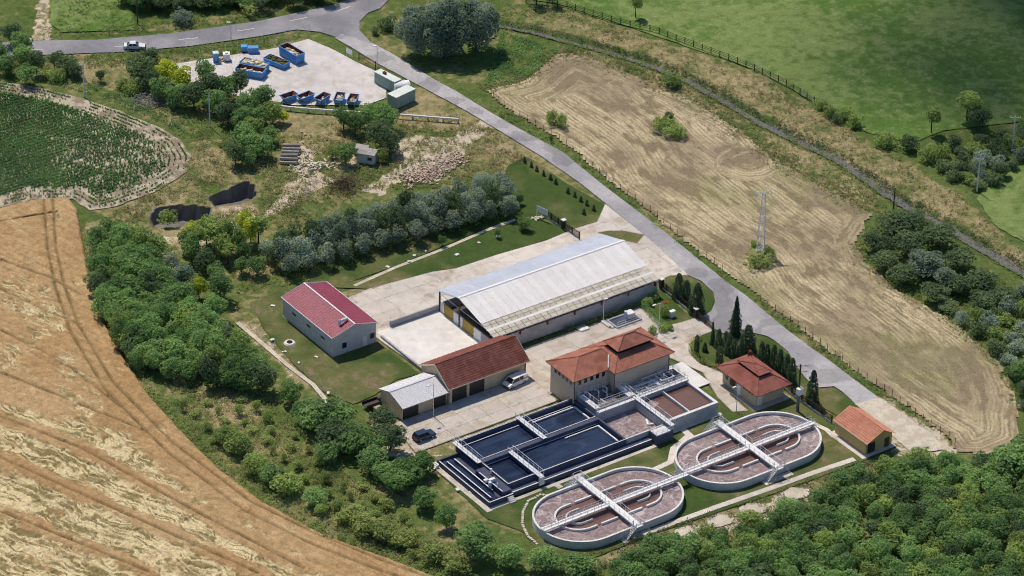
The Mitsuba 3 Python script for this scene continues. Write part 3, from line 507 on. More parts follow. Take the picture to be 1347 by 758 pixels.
# big open barn
k = thing('storage_barn', 'long open barn with white and translucent sheet roof', 'building')
bu0, bu1, bv0, bvr, bv1, z0, zr_, z1 = -16.2, 23.0, -2.1, 5.05, 16.85, 4.5, 6.5, 3.7
N = 26; du = (bu1 - bu0) / N
def slope(t): return (bvr + (bv1 - bvr) * t, zr_ + (z1 - zr_) * t)
def panel(a, b, ya, yb, za, zb, m, nr):
    p = SB(); t_ = .03
    if nr == 0: a, b = a + .05, b - .05
    A_ = [(a, ya, za), (b, ya, za), (b, yb, zb), (a, yb, zb)]
    p.put([(*q[:2], q[2] + t_) for q in A_] + A_, [[0, 1, 2, 3], [4, 7, 6, 5], [0, 4, 5, 1], [1, 5, 6, 2], [2, 6, 7, 3], [3, 7, 4, 0]])
    for i in range(nr):
        x = a + (b - a) * (i + .5) / nr; p.put([(x - .05, ya, za + t_), (x + .05, ya, za + t_), (x + .05, yb, zb + t_), (x - .05, yb, zb + t_), (x - .03, ya, za + t_ + .05), (x + .03, ya, za + t_ + .05), (x + .03, yb, zb + t_ + .05), (x - .03, yb, zb + t_ + .05)], [[4, 5, 6, 7], [0, 4, 7, 3], [1, 2, 6, 5], [0, 1, 5, 4], [2, 3, 7, 6]])
    part(k, 'roof_panel', p.mesh(), m)
for i in range(N):
    a, b = bu0 + i * du + .02, bu0 + (i + 1) * du - .02
    panel(a, b, bv0, bvr - .1, z0, zr_ - .03, ('fibre_blue', 'fibre_blue_b')[rng.integers(2)], 3)
    (ya, za), (yb, zb) = slope(.008), slope(.655); panel(a, b, ya, yb, za, zb, ('fibre_white', 'fibre_white_b')[i % 2], 2)
    for t0, t1 in ((.662, .725), (.735, .80), (.845, .915), (.925, 1.0)): (ya, za), (yb, zb) = slope(t0), slope(t1); panel(a, b, ya, yb, za - .05, zb - .05, ('poly_a', 'poly_b')[rng.integers(2)], 0)
r = SB(); r.box(bu0 - .1, bu1 + .1, bvr - .22, bvr + .22, zr_ + .03, zr_ + .1); part(k, 'ridge_cap', r.mesh(), 'white_paint')
(ya, za), (yb, zb) = slope(.80), slope(.845); r = SB(); r.put([(bu0, ya, za), (bu1, ya, za), (bu1, yb, zb), (bu0, yb, zb)], [[0, 1, 2, 3]]); part(k, 'sheet_strip', r.mesh(), 'fibre_white')
r = SB()
for t in (.66, .73, .80, .92, .995): y, z = slope(t); r.box(bu0, bu1, y - .06, y + .06, z - .22, z - .10)
for i in range(7):
    u = bu0 + .3 + i * (bu1 - bu0 - .6) / 6
    for (ya, za), (yb, zb) in (((bv0 + .2, z0 - .16), (bvr, zr_ - .16)), ((bvr, zr_ - .16), (bv1 - .2, z1 - .3))): r.tube((u, ya, za), (u, yb, zb), .11, n=4)
    r.tube((u, bv0 + .3, z0 - .5), (u, bv1 - 3, z0 - .5), .08, n=4)
part(k, 'rafters', r.mesh(), 'white_paint')
for i in range(7):
    u = bu0 + .3 + i * (bu1 - bu0 - .6) / 6
    for v, z in ((bv0 + .5, z0 - .2), (5.05, zr_ - .3)): part(k, 'post', bx(u - .13, u + .13, v - .13, v + .13, .06, z), 'bark')
part(k, 'side_wall', bx(bu0 + .2, bu1 - .4, 16.5, 16.75, 0, 2.95), 'wall_concrete')
for i in range(6): u = bu0 + 6 + i * 6.4; part(k, 'wall_bracket', bx(u, u + .22, 16.76, 17.1, 2.5, 3.5), 'rust')
part(k, 'end_wall', bx(bu1 - .35, bu1 - .1, bv0 + .5, 16.5, 0, 2.6), 'wall_concrete'); part(k, 'rear_wall', bx(bu0 + .2, bu1 - .4, bv0 + .25, bv0 + .45, 0, 1.9), 'wall_concrete')
for v, w_, m, nm in ((-1.7, 1.5, 'white_paint', 'wall_panel'), (-.15, 3.1, 'yellow_gate', 'gate'), (3.0, 3.0, 'white_paint', 'wall_panel'), (6.1, 3.6, 'yellow_gate', 'gate'), (9.8, 2.4, 'white_paint', 'wall_panel'), (12.3, 4.2, 'wall_concrete', 'wall_panel')):
    part(k, nm, bx(bu0 + .35, bu0 + .6, v, v + w_, .06, 2.35), m)
part(k, 'floor', bx(bu0 + .6, bu1 - .4, bv0 + .6, 16.4, .0, .085), 'dark_soil', label='dark soiled floor covered with sludge')
k = thing('court_wall', 'low grey concrete wall beside the white storage court', 'wall'); part(k, 'wall', bx(-27.0, -15.9, -2.35, -2.0, 0, 1.25), 'wall_concrete'); part(k, 'end_post', SB().tube((-26.9, -2.2, 1.25), (-26.9, -2.2, 2.2), .05).tube((-26.9, -2.2, 2.2), (-26.4, -1.9, 2.1), .05).mesh(), 'galv')
k = thing('court_kerb', 'dark kerb wall along the lower edge of the storage court', 'wall'); add(k, bx(-30.75, -30.35, .2, 16.8, 0, .55), 'wall_concrete')

# hip roofs
def hip(k, u0, u1, v0, v1, z, rise, ru0, ru1, vm, mat, n, m2=None):
    r = SB(); R0, R1 = np.array((ru0, vm, z + rise)), np.array((ru1, vm, z + rise)); A_, B_, C_, D_ = [np.array(x) for x in ((u0, v1, z), (u1, v1, z), (u1, v0, z), (u0, v0, z))]
    courses(r, A_, B_, R1, R0, n, .04); courses(r, C_, D_, R0, R1, n, .04); courses(r, D_, A_, R0, R0, n, .04); courses(r, B_, C_, R1, R1, n, .04)
    rk = part(k, 'roof', r.mesh(), mat)
    for p, q in ((A_, R0), (B_, R1), (C_, R1), (D_, R0), (R0, R1)): part(rk, 'hip_tiles', SB().tube(p + [0, 0, .04], q + [0, 0, .04], .11, n=5).mesh(), m2 or mat)
    part(rk, 'eave_board', SB().box(u0 + .06, u1 - .06, v0 + .06, v1 - .06, z - .16, z + .01).mesh(), 'bark')
    return rk
k = thing('main_building', 'large cream plant building with terracotta hipped roofs and raised lantern', 'building')
part(k, 'wall', bx(-14.8, -6.9, 33.3, 40.7, 0, 6.5), 'plaster_white'); part(k, 'wall', bx(-6.9, 5.8, 33.3, 42.6, 0, 6.5), 'plaster_white')
def frustum(k, u0, u1, v0, v1, z, tu0, tu1, tv0, tv1, zt, mat, n):
    r = SB(); lo = [np.array(x) for x in ((u0, v1, z), (u1, v1, z), (u1, v0, z), (u0, v0, z))]; hi = [np.array(x) for x in ((tu0, tv1, zt), (tu1, tv1, zt), (tu1, tv0, zt), (tu0, tv0, zt))]
    for i in range(4): j = (i + 1) % 4; courses(r, lo[i], lo[j], hi[j], hi[i], n, .04)
    rk = part(k, 'roof', r.mesh(), mat)
    for i in range(4): part(rk, 'hip_tiles', SB().tube(lo[i] + [0, 0, .05], hi[i] + [0, 0, .05], .1, n=5).mesh(), mat)
    part(rk, 'eave_board', bx(u0 + .06, u1 - .06, v0 + .06, v1 - .06, z - .16, z + .01), 'bark'); return rk
hip(k, -15.5, -4.6, 32.6, 41.4, 6.55, 1.85, -11.2, -6.0, 37.0, 'tile_terra', 14)
frustum(k, -7.5, 6.5, 32.65, 43.3, 6.58, -4.25, 3.35, 36.2, 39.85, 8.05, 'tile_terra', 11)
part(k, 'lantern_wall', bx(-4.0, 3.1, 36.4, 39.6, 7.9, 8.85), 'dark_inside')
hip(k, -4.6, 3.7, 35.7, 40.3, 8.85, 1.5, -1.6, .7, 38.0, 'tile_terra', 7)
part(k, 'roof_flashing', SB().tube((-5.75, 39.0, 8.0), (-7.35, 41.2, 6.9), .12, n=4).mesh(), 'white_paint')
for i in range(5): v = 34.6 + i * 1.2; f = part(k, 'window', bx(-14.86, -14.8, v - .05, v + .75, 5.0, 6.05), 'trim_white'); part(f, 'pane', bx(-14.89, -14.86, v, v + .7, 5.05, 6.0), 'glass_dark')
for i in range(5): u = -13.9 + i * 1.35; f = part(k, 'window', bx(u - .05, u + .75, 40.7, 40.76, 5.0, 6.05), 'trim_white'); part(f, 'pane', bx(u, u + .7, 40.76, 40.79, 5.05, 6.0), 'glass_dark')
for u, v in ((-14.75, 40.78), (-7.0, 42.7), (5.7, 42.7)): part(k, 'downpipe', SB().tube((u, v, 2), (u, v, 6.4), .06).mesh(), 'rust')

k = thing('control_house', 'small cream house with brick red hipped roof behind the far ditch', 'building')
part(k, 'wall', bx(13.9, 20.6, 48.7, 58.6, 0, 3.25), 'plaster_cream')
frustum(k, 13.05, 21.3, 47.4, 60.1, 3.3, 15.9, 18.6, 50.6, 56.7, 4.75, 'tile_brick', 10)
part(k, 'lantern_wall', bx(16.1, 18.5, 50.8, 56.5, 4.6, 5.2), 'dark_inside'); hip(k, 15.8, 18.9, 50.4, 56.9, 5.2, .55, 17.2, 17.5, 53.6, 'tile_brick', 5)
part(k, 'chimney', bx(18.9, 19.5, 49.6, 50.2, 4.2, 5.9), 'rust')
f = part(k, 'door', bx(13.82, 13.9, 53.1, 54.2, .1, 2.3), 'white_paint'); f = part(k, 'door', bx(14.3, 15.4, 58.6, 58.68, .1, 2.3), 'white_paint')
part(k, 'shutter', bx(13.78, 13.86, 51.0, 52.6, 1.0, 2.3), 'bark'); part(k, 'window', bx(13.84, 13.9, 49.6, 50.3, 1.5, 2.2), 'glass_dark')
for i in range(4): part(k, 'window', bx(13.84, 13.9, 54.9 + i * .8, 55.35 + i * .8, 2.1, 2.6), 'glass_dark')
part(k, 'apron', bx(12.9, 21.4, 47.9, 59.9, 0, .09), 'slab_c')

k = thing('blower_house', 'small yellow house with bright orange tiled gable roof at the fence corner', 'building')
u0, u1, v0, v1, ze, zr, um = 20.7, 26.9, 73.6, 82.3, 2.85, 4.5, 24.2
w = SB(); w.profile([(u0, 0), (u1, 0), (u1, ze), (um, zr - .08), (u0, ze)], 1, v0, v1); part(k, 'wall', w.mesh(), 'plaster_yellow')
r = SB(); A_ = lambda u, v, z: np.array((u, v, z))
courses(r, A_(u0 - .35, v0 - .45, ze - .1), A_(u0 - .35, v1 + .75, ze - .1), A_(um, v1 + .75, zr), A_(um, v0 - .45, zr), 9, .09); courses(r, A_(u1 + .3, v1 + .75, ze - .15), A_(u1 + .3, v0 - .45, ze - .15), A_(um, v0 - .45, zr), A_(um, v1 + .75, zr), 8, .05)
for i in range(1, 24): v = v0 - .45 + i * .4125; r.tube((u0 - .35, v, ze - .06), (um, v, zr + .05), .045, n=4)
rk = part(k, 'roof', r.mesh(), 'tile_orange'); part(rk, 'ridge_tiles', SB().tube((um, v0 - .45, zr + .03), (um, v1 + .75, zr + .03), .12, n=6).mesh(), 'tile_orange'); part(rk, 'eave_board', bx(u0 - .42, u0 - .35, v0 - .45, v1 + .75, ze - .22, ze - .06), 'cream_wall')
part(k, 'door', bx(21.2, 22.9, v1, v1 + .06, .08, 2.2), 'dark_door'); part(k, 'door', bx(25.2, 26.3, v1, v1 + .06, .08, 2.0), 'bark'); part(k, 'apron', bx(u0 - 1.3, u1 + .4, v0 - .6, v1 + .9, 0, .07), 'slab_b')

# ------------------------------------------------------------------ settling basins
k = thing('settling_basin', 'block of dark navy concrete basins with still black water and footbridges', 'basin')
W = SB(); t = .38
zt, zw = 2.0, 1.05
for a in ((-40.7, -14.3, 39.9, 39.9 + t, 0, zt), (-40.7, -14.3, 56.1, 56.1 + t, 0, zt), (-40.7, -40.7 + t, 39.9 + t, 56.1, 0, zt), (-14.3 - t, -14.3, 39.9 + t, 56.1, 0, zt), (-40.3, -14.7, 47.2, 48.3, 0, zt - .04), (-34.6, -34.2, 48.3, 56.1, 0, 1.5), (-26.9, -26.5, 40.3, 47.2, 0, 1.5)): W.box(*a)
W.box(-41.3, -9.6, 56.5, 57.9, 0, .95); W.box(-40.3, -14.7, 40.28, 40.9, 0, 1.2); W.box(-40.3, -14.7, 55.3, 56.1, 0, 1.25)
part(k, 'basin_wall', W.mesh(), 'wall_navy')
W = SB()
for a in ((-40.72, -14.28, 39.88, 40.02), (-40.72, -14.28, 56.36, 56.5), (-40.3, -14.7, 47.17, 47.3), (-40.5, -26.7, 40.16, 40.26)): W.box(*a, zt, zt + .05)
W.box(-41.3, -9.6, 57.72, 57.92, .95, 1.02); W.box(-40.72, -40.58, 39.9, 56.5, zt, zt + .05)
for a, b, v in ((-39.9, -27.3, 40.95), (-26.2, -15.4, 40.95), (-33.9, -15.4, 48.4), (-40.0, -34.8, 48.4)): W.box(a, b, v, v + .12, 1.22, 1.30)
W.box(-24.8, -15.2, 41.55, 41.8, 1.12, 1.4); W.box(-22.8, -15.1, 49.0, 49.2, 1.1, 1.3); W.box(-15.4, -15.1, 41.6, 46.9, 1.08, 1.36); W.box(-15.5, -15.2, 49.3, 55.2, 1.08, 1.36)
part(k, 'coping', W.mesh(), 'wall_coping')
for i, (a, b, c, d) in enumerate(((-40.3, -14.68, 40.3, 47.2), (-40.3, -14.68, 48.3, 56.1))): part(k, 'water', bx(a, b, c, d, .1, zw), 'tank_water')
W = SB()        # trough annex at the near end
for a in ((-46.1, -40.7, 41.9, 42.2), (-46.1, -40.7, 58.1, 58.4), (-46.1, -45.75, 42.2, 58.1), (-45.0, -44.75, 43.3, 57.2), (-43.4, -43.15, 43.3, 55.4), (-41.4, -40.9, 42.2, 58.1)): W.box(*a, 0, 1.05)
W.box(-45.75, -41.4, 42.2, 58.1, 0, .35); W.box(-42.6, -40.7, 49.0, 57.6, 0, 1.55); part(k, 'trough_wall', W.mesh(), 'wall_navy')
W = SB()
for a in ((-46.12, -45.95, 42.6, 58.2), (-45.0, -44.78, 43.3, 57.2), (-43.4, -43.18, 43.3, 55.4)): W.box(*a, 1.05, 1.12)
W.box(-42.6, -42.4, 50.0, 57.3, 1.55, 1.62); W.box(-46.0, -40.9, 58.2, 58.38, 1.05, 1.12)
part(k, 'trough_coping', W.mesh(), 'wall_coping'); part(k, 'trough_water', bx(-45.7, -43.45, 42.3, 58.0, .4, .62), 'tank_water')
W = SB()
for i in range(4): W.box(-46.7 - .28 * i, -46.4 - .28 * i, 41.9, 43.0, 0, .8 - .2 * i); W.box(-42.2, -41.0, 58.4 + .28 * i, 58.68 + .28 * i, 0, .85 - .2 * i)
part(k, 'steps', W.mesh(), 'wall_coping')
W = SB(); W.box(-47.2, -46.1, 41.0, 59.4, 0, .06); W.box(-46.1, -9.2, 58.4, 59.2, 0, .06); part(k, 'apron', W.mesh(), 'slab_b')
W = SB(); W.box(-43.0, -41.7, 53.4, 54.0, 1.55, 2.2); W.box(-43.3, -42.7, 52.4, 53.0, 1.1, 1.7); W.tube((-43.2, 54.4, 1.0), (-43.2, 54.4, 2.2), .3, n=8); W.tube((-42.4, 55.6, 1.5), (-42.4, 55.6, 2.4), .12); W.tube((-41.0, 51.6, 2.0), (-41.0, 51.6, 2.7), .2, n=8); part(k, 'valve_gear', W.mesh(), 'galv')
for (u, a, b) in ((-41.1, 40.1, 48.2), (-26.7, 39.6, 48.3), (-34.4, 48.2, 57.9)):
    b_ = part(k, 'footbridge', bx(u - .55, u + .55, a, b, zt + .08, zt + .2), 'grating'); R = SB(); railing(R, [(u - .52, a, zt + .2), (u - .52, b, zt + .2)]); railing(R, [(u + .52, a, zt + .2), (u + .52, b, zt + .2)]); part(b_, 'railing', R.mesh(), 'galv')
part(k, 'ladder_cage', SB().box(-35.0, -33.9, 57.9, 58.2, .4, 2.1).mesh(), 'grating')

k = thing('aeration_basin', 'grey concrete aeration basins full of brown foamy sludge with steel gangways', 'basin')
W = SB(); zt = 2.4
for a in ((-14.3, -5.4, 56.1, 56.5, 0, 2.0), (-5.8, -5.4, 47.6, 56.1, 0, 2.4), (-5.4, 6.7, 56.0, 56.5, 0, zt), (6.2, 6.7, 47.6, 56.0, 0, zt), (-14.3, 6.7, 46.9, 47.6, 0, 2.7)): W.box(*a)
W.box(-5.4, 6.2, 54.9, 56.0, 0, 1.6); part(k, 'basin_wall', W.mesh(), 'wall_concrete')
W = SB(); W.box(-5.4, 6.75, 55.96, 56.55, zt, zt + .1); W.box(6.15, 6.75, 47.6, 55.96, zt, zt + .1); W.box(-14.3, -5.8, 56.36, 56.52, 2.0, 2.07); W.box(.35, .6, 47.6, 56.0, 2.2, 2.45); W.box(-5.4, 6.2, 54.85, 55.0, 1.6, 1.68); part(k, 'coping', W.mesh(), 'wall_coping')
part(k, 'divider', bx(.38, .57, 47.6, 55.9, .3, 2.2), 'wall_concrete')
part(k, 'sludge', bx(-14.3, -5.8, 47.6, 56.1, .1, .75), 'sludge_mat'); part(k, 'sludge', bx(-5.4, .38, 47.6, 54.9, .1, 1.75), 'sludge_still'); part(k, 'sludge', bx(.57, 6.2, 47.6, 54.9, .1, 1.8), 'sludge_still')
part(k, 'foam', SB().prism(Polygon([(-4.6, 48.6), (-2.2, 48.2), (-1.8, 49.8), (-3.6, 50.6), (-4.8, 50)]), 1.75, 1.765).mesh(), 'sludge_mat')
W = SB()        # raised inlet block
for a in ((-14.3, -5.2, 41.2, 41.6), (-14.3, -13.0, 41.6, 46.9), (-6.6, -5.2, 41.6, 46.9), (-13.0, -6.6, 45.9, 46.9)): W.box(*a, 0, 3.0)
W.box(-13.0, -6.6, 41.6, 45.9, 0, .4);  part(k, 'machine_block', bx(4.9, 6.6, 42.9, 46.9, .9, 2.7), 'wall_mid'); part(k, 'inlet_block', W.mesh(), 'wall_mid'); part(k, 'machine_floor', bx(-5.2, 6.6, 42.9, 46.9, 0, .9), 'wall_navy'); part(k, 'inlet_sludge', bx(-13.0, -6.6, 41.6, 45.9, .4, 1.9), 'sludge_mat')
W = SB(); W.pipe([(-11.2, 45.8, 3.0), (-11.2, 44.2, 3.0), (-11.2, 44.2, 1.7)], .1); W.pipe([(-9.0, 41.7, 2.9), (-9.0, 43.2, 2.9), (-9.0, 43.2, 1.7)], .12); part(k, 'inlet_pipe', W.mesh(), 'white_paint')
g = part(k, 'gangway', SB().box(-14.2, 6.5, 46.6, 47.7, 2.72, 2.84).box(-14.2, -13.1, 41.2, 46.6, 3.0, 3.1).box(-6.5, -5.3, 41.2, 46.6, 3.0, 3.1).mesh(), 'grating'); R = SB()
railing(R, [(-14.15, 47.65, 2.84), (-6.6, 47.65, 2.84)]); railing(R, [(-4.9, 47.65, 2.84), (6.4, 47.65, 2.84)]); railing(R, [(-14.2, 41.2, 3.1), (-14.2, 46.6, 3.1), (-14.15, 47.6, 2.84)]); railing(R, [(-13.0, 45.9, 3.1), (-13.0, 41.6, 3.1), (-6.6, 41.6, 3.1), (-6.6, 45.9, 3.1), (-13.0, 45.9, 3.1)]); railing(R, [(-5.25, 41.2, 3.1), (-5.25, 46.6, 3.1)]); railing(R, [(-4.9, 46.6, 2.84), (6.4, 46.6, 2.84), (6.4, 43.0, 2.84)]); railing(R, [(-14.2, 41.25, 3.1), (-9.5, 41.25, 3.1)])
part(g, 'railing', R.mesh(), 'galv')
g = part(k, 'footbridge', SB().box(-5.9, -4.9, 43.0, 58.6, 2.85, 2.98).mesh(), 'grating'); R = SB(); railing(R, [(-5.9, 47.7, 2.98), (-5.9, 58.6, 2.98)]); railing(R, [(-4.9, 47.7, 2.98), (-4.9, 58.6, 2.98)]); railing(R, [(-5.9, 43.0, 3.1), (-5.9, 46.5, 3.1)]); part(g, 'railing', R.mesh(), 'galv')
for p_ in ([(-4.2, 43.4, .9), (-4.2, 43.4, 2.4), (2.6, 43.4, 2.4), (2.6, 45.6, 2.4), (-3.0, 45.6, 2.4)], [(-3.4, 44.4, .9), (-3.4, 44.4, 2.9), (1.0, 44.4, 2.9), (1.0, 46.6, 2.9)], [(-1.0, 43.2, 1), (-1.0, 43.2, 3.2), (4.6, 43.2, 3.2), (4.6, 45.8, 3.2), (1.8, 45.8, 3.2), (1.8, 43.6, 3.2)], [(-2.2, 45.0, .9), (-2.2, 45.0, 2.2), (4.8, 45.0, 2.2)]): part(k, 'pipe', SB().pipe(p_, .13, 6).mesh(), 'galv')
for i in range(4): part(k, 'pipe', SB().pipe([(-3.9 + i * 2.3, 43.1, .9), (-3.9 + i * 2.3, 43.1, 2.6 + .15 * i), (-3.9 + i * 2.3, 46.3, 2.6 + .15 * i), (-3.3 + i * 2.3, 46.3, 2.6 + .15 * i), (-3.3 + i * 2.3, 46.3, 1.0)], .10, 6).mesh(), 'galv')
for i in range(3): part(k, 'pipe', SB().pipe([(-12.4 + i * 1.9, 41.3, 3.0), (-12.4 + i * 1.9, 41.3, 3.5), (-12.4 + i * 1.9, 42.6, 3.5), (-12.4 + i * 1.9, 42.6, 1.9)], .10, 6).mesh(), 'white_paint')
R = SB(); railing(R, [(-4.8, 43.0, 2.1), (2.6, 43.0, 2.1)]); railing(R, [(-4.8, 44.7, 2.1), (2.6, 44.7, 2.1)]); railing(R, [(2.7, 44.9, 2.9), (2.7, 46.5, 2.9)]); part(k, 'platform_railing', R.mesh(), 'galv')
part(k, 'platform', SB().box(-4.8, -3.9, 43.0, 44.7, 2.0, 2.1).box(1.7, 2.6, 43.0, 44.7, 2.0, 2.1).mesh(), 'grating')
W = SB(); W.box(-3.6, -1.6, 43.6, 45.0, .9, 2.0); W.box(.2, 1.6, 43.6, 45.2, .9, 2.1); W.tube((3.4, 44.2, .9), (3.4, 44.2, 2.5), .55, n=10); part(k, 'pump_unit', W.mesh(), 'galv')
R = SB(); railing(R, [(4.9, 42.95, 2.7), (6.55, 42.95, 2.7), (6.55, 46.6, 2.7)]); railing(R, [(2.8, 43.0, 2.9), (4.8, 43.0, 2.9), (4.8, 44.9, 2.9), (2.8, 44.9, 2.9), (2.8, 43.0, 2.9)]); part(k, 'machine_railing', R.mesh(), 'galv')
part(k, 'valve_chamber', SB().box(-9.3, -5.4, 56.52, 58.9, 0, 2.0).mesh(), 'wall_navy'); part(k, 'chamber_grate', bx(-9.1, -5.6, 56.7, 58.7, 2.0, 2.06), 'grating'); R = SB(); railing(R, [(-9.3, 56.6, 2.0), (-9.3, 58.85, 2.0), (-5.5, 58.85, 2.0)]); part(k, 'chamber_railing', R.mesh(), 'galv')
part(k, 'overflow_pipe', SB().pipe([(-6.4, 52.0, .95), (-7.2, 53.6, .95), (-6.2, 53.9, .95)], .22, 8).mesh(), 'white_paint'); part(k, 'apron', bx(-5.4, 7.3, 56.5, 57.3, 0, .06), 'slab_b'); part(k, 'loading_slab', bx(6.72, 12.0, 38.8, 47.6, 0, .16), 'wall_coping', label='bright white concrete slab beside the basin')

# ------------------------------------------------------------------ oxidation ditches
def arc(c, r, a0, a1, n): t = np.radians(np.linspace(a0, a1, n)); return [(c[0] + r * math.cos(x), c[1] + r * math.sin(x)) for x in t]
def wallpath(mb, pts, w, z0, z1): return mb.prism(LineString(pts).buffer(w / 2, cap_style=2, join_style=2, resolution=6), z0, z1)
def stadium(C, L, W): return LineString([(C[0] - (L - W) / 2, C[1]), (C[0] + (L - W) / 2, C[1])]).buffer(W / 2, resolution=24)
for C, lab, right in (((-29.0, 70.85), 'nearer oval oxidation ditch with crossed white walkways over foaming sludge', False), ((3.05, 70.27), 'farther oval oxidation ditch with crossed white walkways over foaming sludge', True)):
    k = thing('oxidation_ditch', lab, 'oxidation ditch', 'twin oval oxidation ditches'); cu, cv = C
    part(k, 'outer_wall', SB().prism(stadium(C, 29.4, 16.6).difference(stadium(C, 28.8, 16.0)), 0, 1.5).mesh(), 'ditch_wall', 35)
    part(k, 'rim', SB().prism(stadium(C, 29.5, 16.7).difference(stadium(C, 28.75, 15.95)), 1.5, 1.58).mesh(), 'wall_coping')
    part(k, 'sludge', SB().prism(stadium(C, 28.8, 16.0).difference(stadium(C, 21.9, 8.1)), .1, 1.0).mesh(), 'sludge_mat'); part(k, 'still_sludge', SB().prism(stadium(C, 21.7, 7.9), .1, .98).mesh(), 'sludge_still', label='darker still sludge inside the baffles')
    for sgn in (-1, 1):
        e = (cu + sgn * 6.8, cv); a = -90 if sgn > 0 else 90
        part(k, 'baffle', wallpath(SB(), [(cu + sgn * 5.4, cv - 4 * (1 if sgn > 0 else -1))] + arc(e, 4, a, a + 180, 15) + [(cu + sgn * 5.4, cv + 4 * (1 if sgn > 0 else -1))], .34, .2, 1.42).mesh(), 'wall_coping', 40)
        for s2 in (-1, 1): part(k, 'baffle', wallpath(SB(), [(cu + sgn * .9, cv + s2 * 4), (cu + sgn * 4.5, cv + s2 * 4)], .34, .2, 1.42).mesh(), 'wall_coping')
        e = (cu + sgn * 6.8, cv); s1 = 1 if sgn > 0 else -1
        part(k, 'inner_baffle', wallpath(SB(), [(cu + sgn * 4.9, cv - 2 * s1)] + arc(e, 2, a, a + 180, 11) + [(cu + sgn * 5.0, cv + 2 * s1)], .26, .2, 1.36).mesh(), 'wall_coping', 40)
    u_a, u_b = (cu - 14.9, cu + 14.6)
    def deck(nm, b, lines):
        d_ = part(k, nm, SB().box(*b).mesh(), 'white_paint'); R = SB()
        for l in lines: railing(R, l)
        part(d_, 'railing', R.mesh(), 'galv')
    zd = 2.05
    deck('long_walkway', (u_a, cu - .78, cv + .05, cv + 1.15, zd - .22, zd), [[(u_a, cv + .1, zd), (cu - .8, cv + .1, zd)], [(u_a, cv + 1.1, zd), (cu - .8, cv + 1.1, zd)]]); deck('long_walkway', (cu + .78, u_b, cv + .05, cv + 1.15, zd - .22, zd), [[(cu + .8, cv + .1, zd), (u_b, cv + .1, zd)], [(cu + .8, cv + 1.1, zd), (u_b, cv + 1.1, zd)]])
    deck('cross_walkway', (cu - .72, cu + .72, cv - 8.4, cv + 8.4, zd - .2, zd + .02), [[(cu - .7, cv - 8.4, zd), (cu - .7, cv - .1, zd)], [(cu - .7, cv + 1.2, zd), (cu - .7, cv + 8.4, zd)], [(cu + .7, cv - 8.4, zd), (cu + .7, cv - .1, zd)], [(cu + .7, cv + 1.2, zd), (cu + .7, cv + 8.4, zd)]])
    part(k, 'support', SB().box(cu - .5, cu + .5, cv + .2, cv + 1.0, .2, zd - .22).box(cu - .3, cu + .3, cv - 4.2, cv - 3.8, .2, zd - .2).box(cu - .3, cu + .3, cv + 3.8, cv + 4.2, .2, zd - .2).mesh(), 'wall_concrete')
    for s_ in (1, -1):
        y0, y1 = (cv + 8.4, cv + 9.4) if s_ > 0 else (cv - 9.5, cv - 8.45); W = SB()
        for i in range(8): W.box(cu - .8 - .26 * (i + 1), cu - .8 - .26 * i, y0, y1, zd - .25 * (i + 1) - .05, zd - .25 * (i + 1) + .02)
        W.box(cu - .8, cu + .8, y0, y1, zd - .1, zd)
        for y in (y0, y1): W.put([(cu - .8, y - .03, zd - .1), (cu - .8, y + .03, zd - .1), (cu - 2.9, y + .03, 0), (cu - 2.9, y - .03, 0), (cu - .8, y - .03, zd + .05), (cu - .8, y + .03, zd + .05), (cu - 2.9, y + .03, .2), (cu - 2.9, y - .03, .2)], [[0, 1, 2, 3], [4, 5, 6, 7], [0, 3, 7, 4], [1, 2, 6, 5], [0, 1, 5, 4], [3, 2, 6, 7]])
        st = part(k, 'stairs', W.mesh(), 'grating'); R = SB()
        for y in (y0, y1): R.pipe([(cu + .75, y, zd + 1.0), (cu - .8, y, zd + 1.0), (cu - 2.9, y, 1.0), (cu - 2.9, y, 0)], .05, 4); R.pipe([(cu + .75, y, zd + .5), (cu - .8, y, zd + .5), (cu - 2.9, y, .5)], .04, 4); R.tube((cu + .75, y, zd), (cu + .75, y, zd + 1), .05, n=4); R.tube((cu - .8, y, 0), (cu - .8, y, zd + 1), .05, n=4)
        yo = y1 if s_ > 0 else y0; R.pipe([(cu + .75, y0, zd + 1), (cu + .75, y1, zd + 1)], .05, 4); R.pipe([(cu + .75, yo, zd + .9), (cu + 2.3, yo + .2 * s_, .2)], .06, 4)
        for q in range(5): R.pipe([(cu - .9 - q * .35, yo + .05 * s_, zd + 1.0 - q * .42), (cu - .9 - q * .35, yo + .05 * s_, .05)], .035, 4)
        part(st, 'handrail', R.mesh(), 'galv')
    part(k, 'stair_pad', bx(cu - 3.6, cu + 2.8, cv + 8.5, cv + 9.9, 0, .08), 'slab_b')
k = thing('link_bridge', 'steel footbridge joining the two oxidation ditches', 'footbridge'); part(k, 'deck', bx(-14.4, -11.9, 70.95, 72.0, 1.83, 2.05), 'white_paint'); R = SB(); railing(R, [(-14.4, 71.0, 2.05), (-11.9, 71.0, 2.05)]); railing(R, [(-14.4, 71.95, 2.05), (-11.9, 71.95, 2.05)]); part(k, 'railing', R.mesh(), 'galv')
part(k, 'control_box', SB().box(-14.9, -14.2, 68.4, 69.0, 0, 1.2).mesh(), 'white_paint')

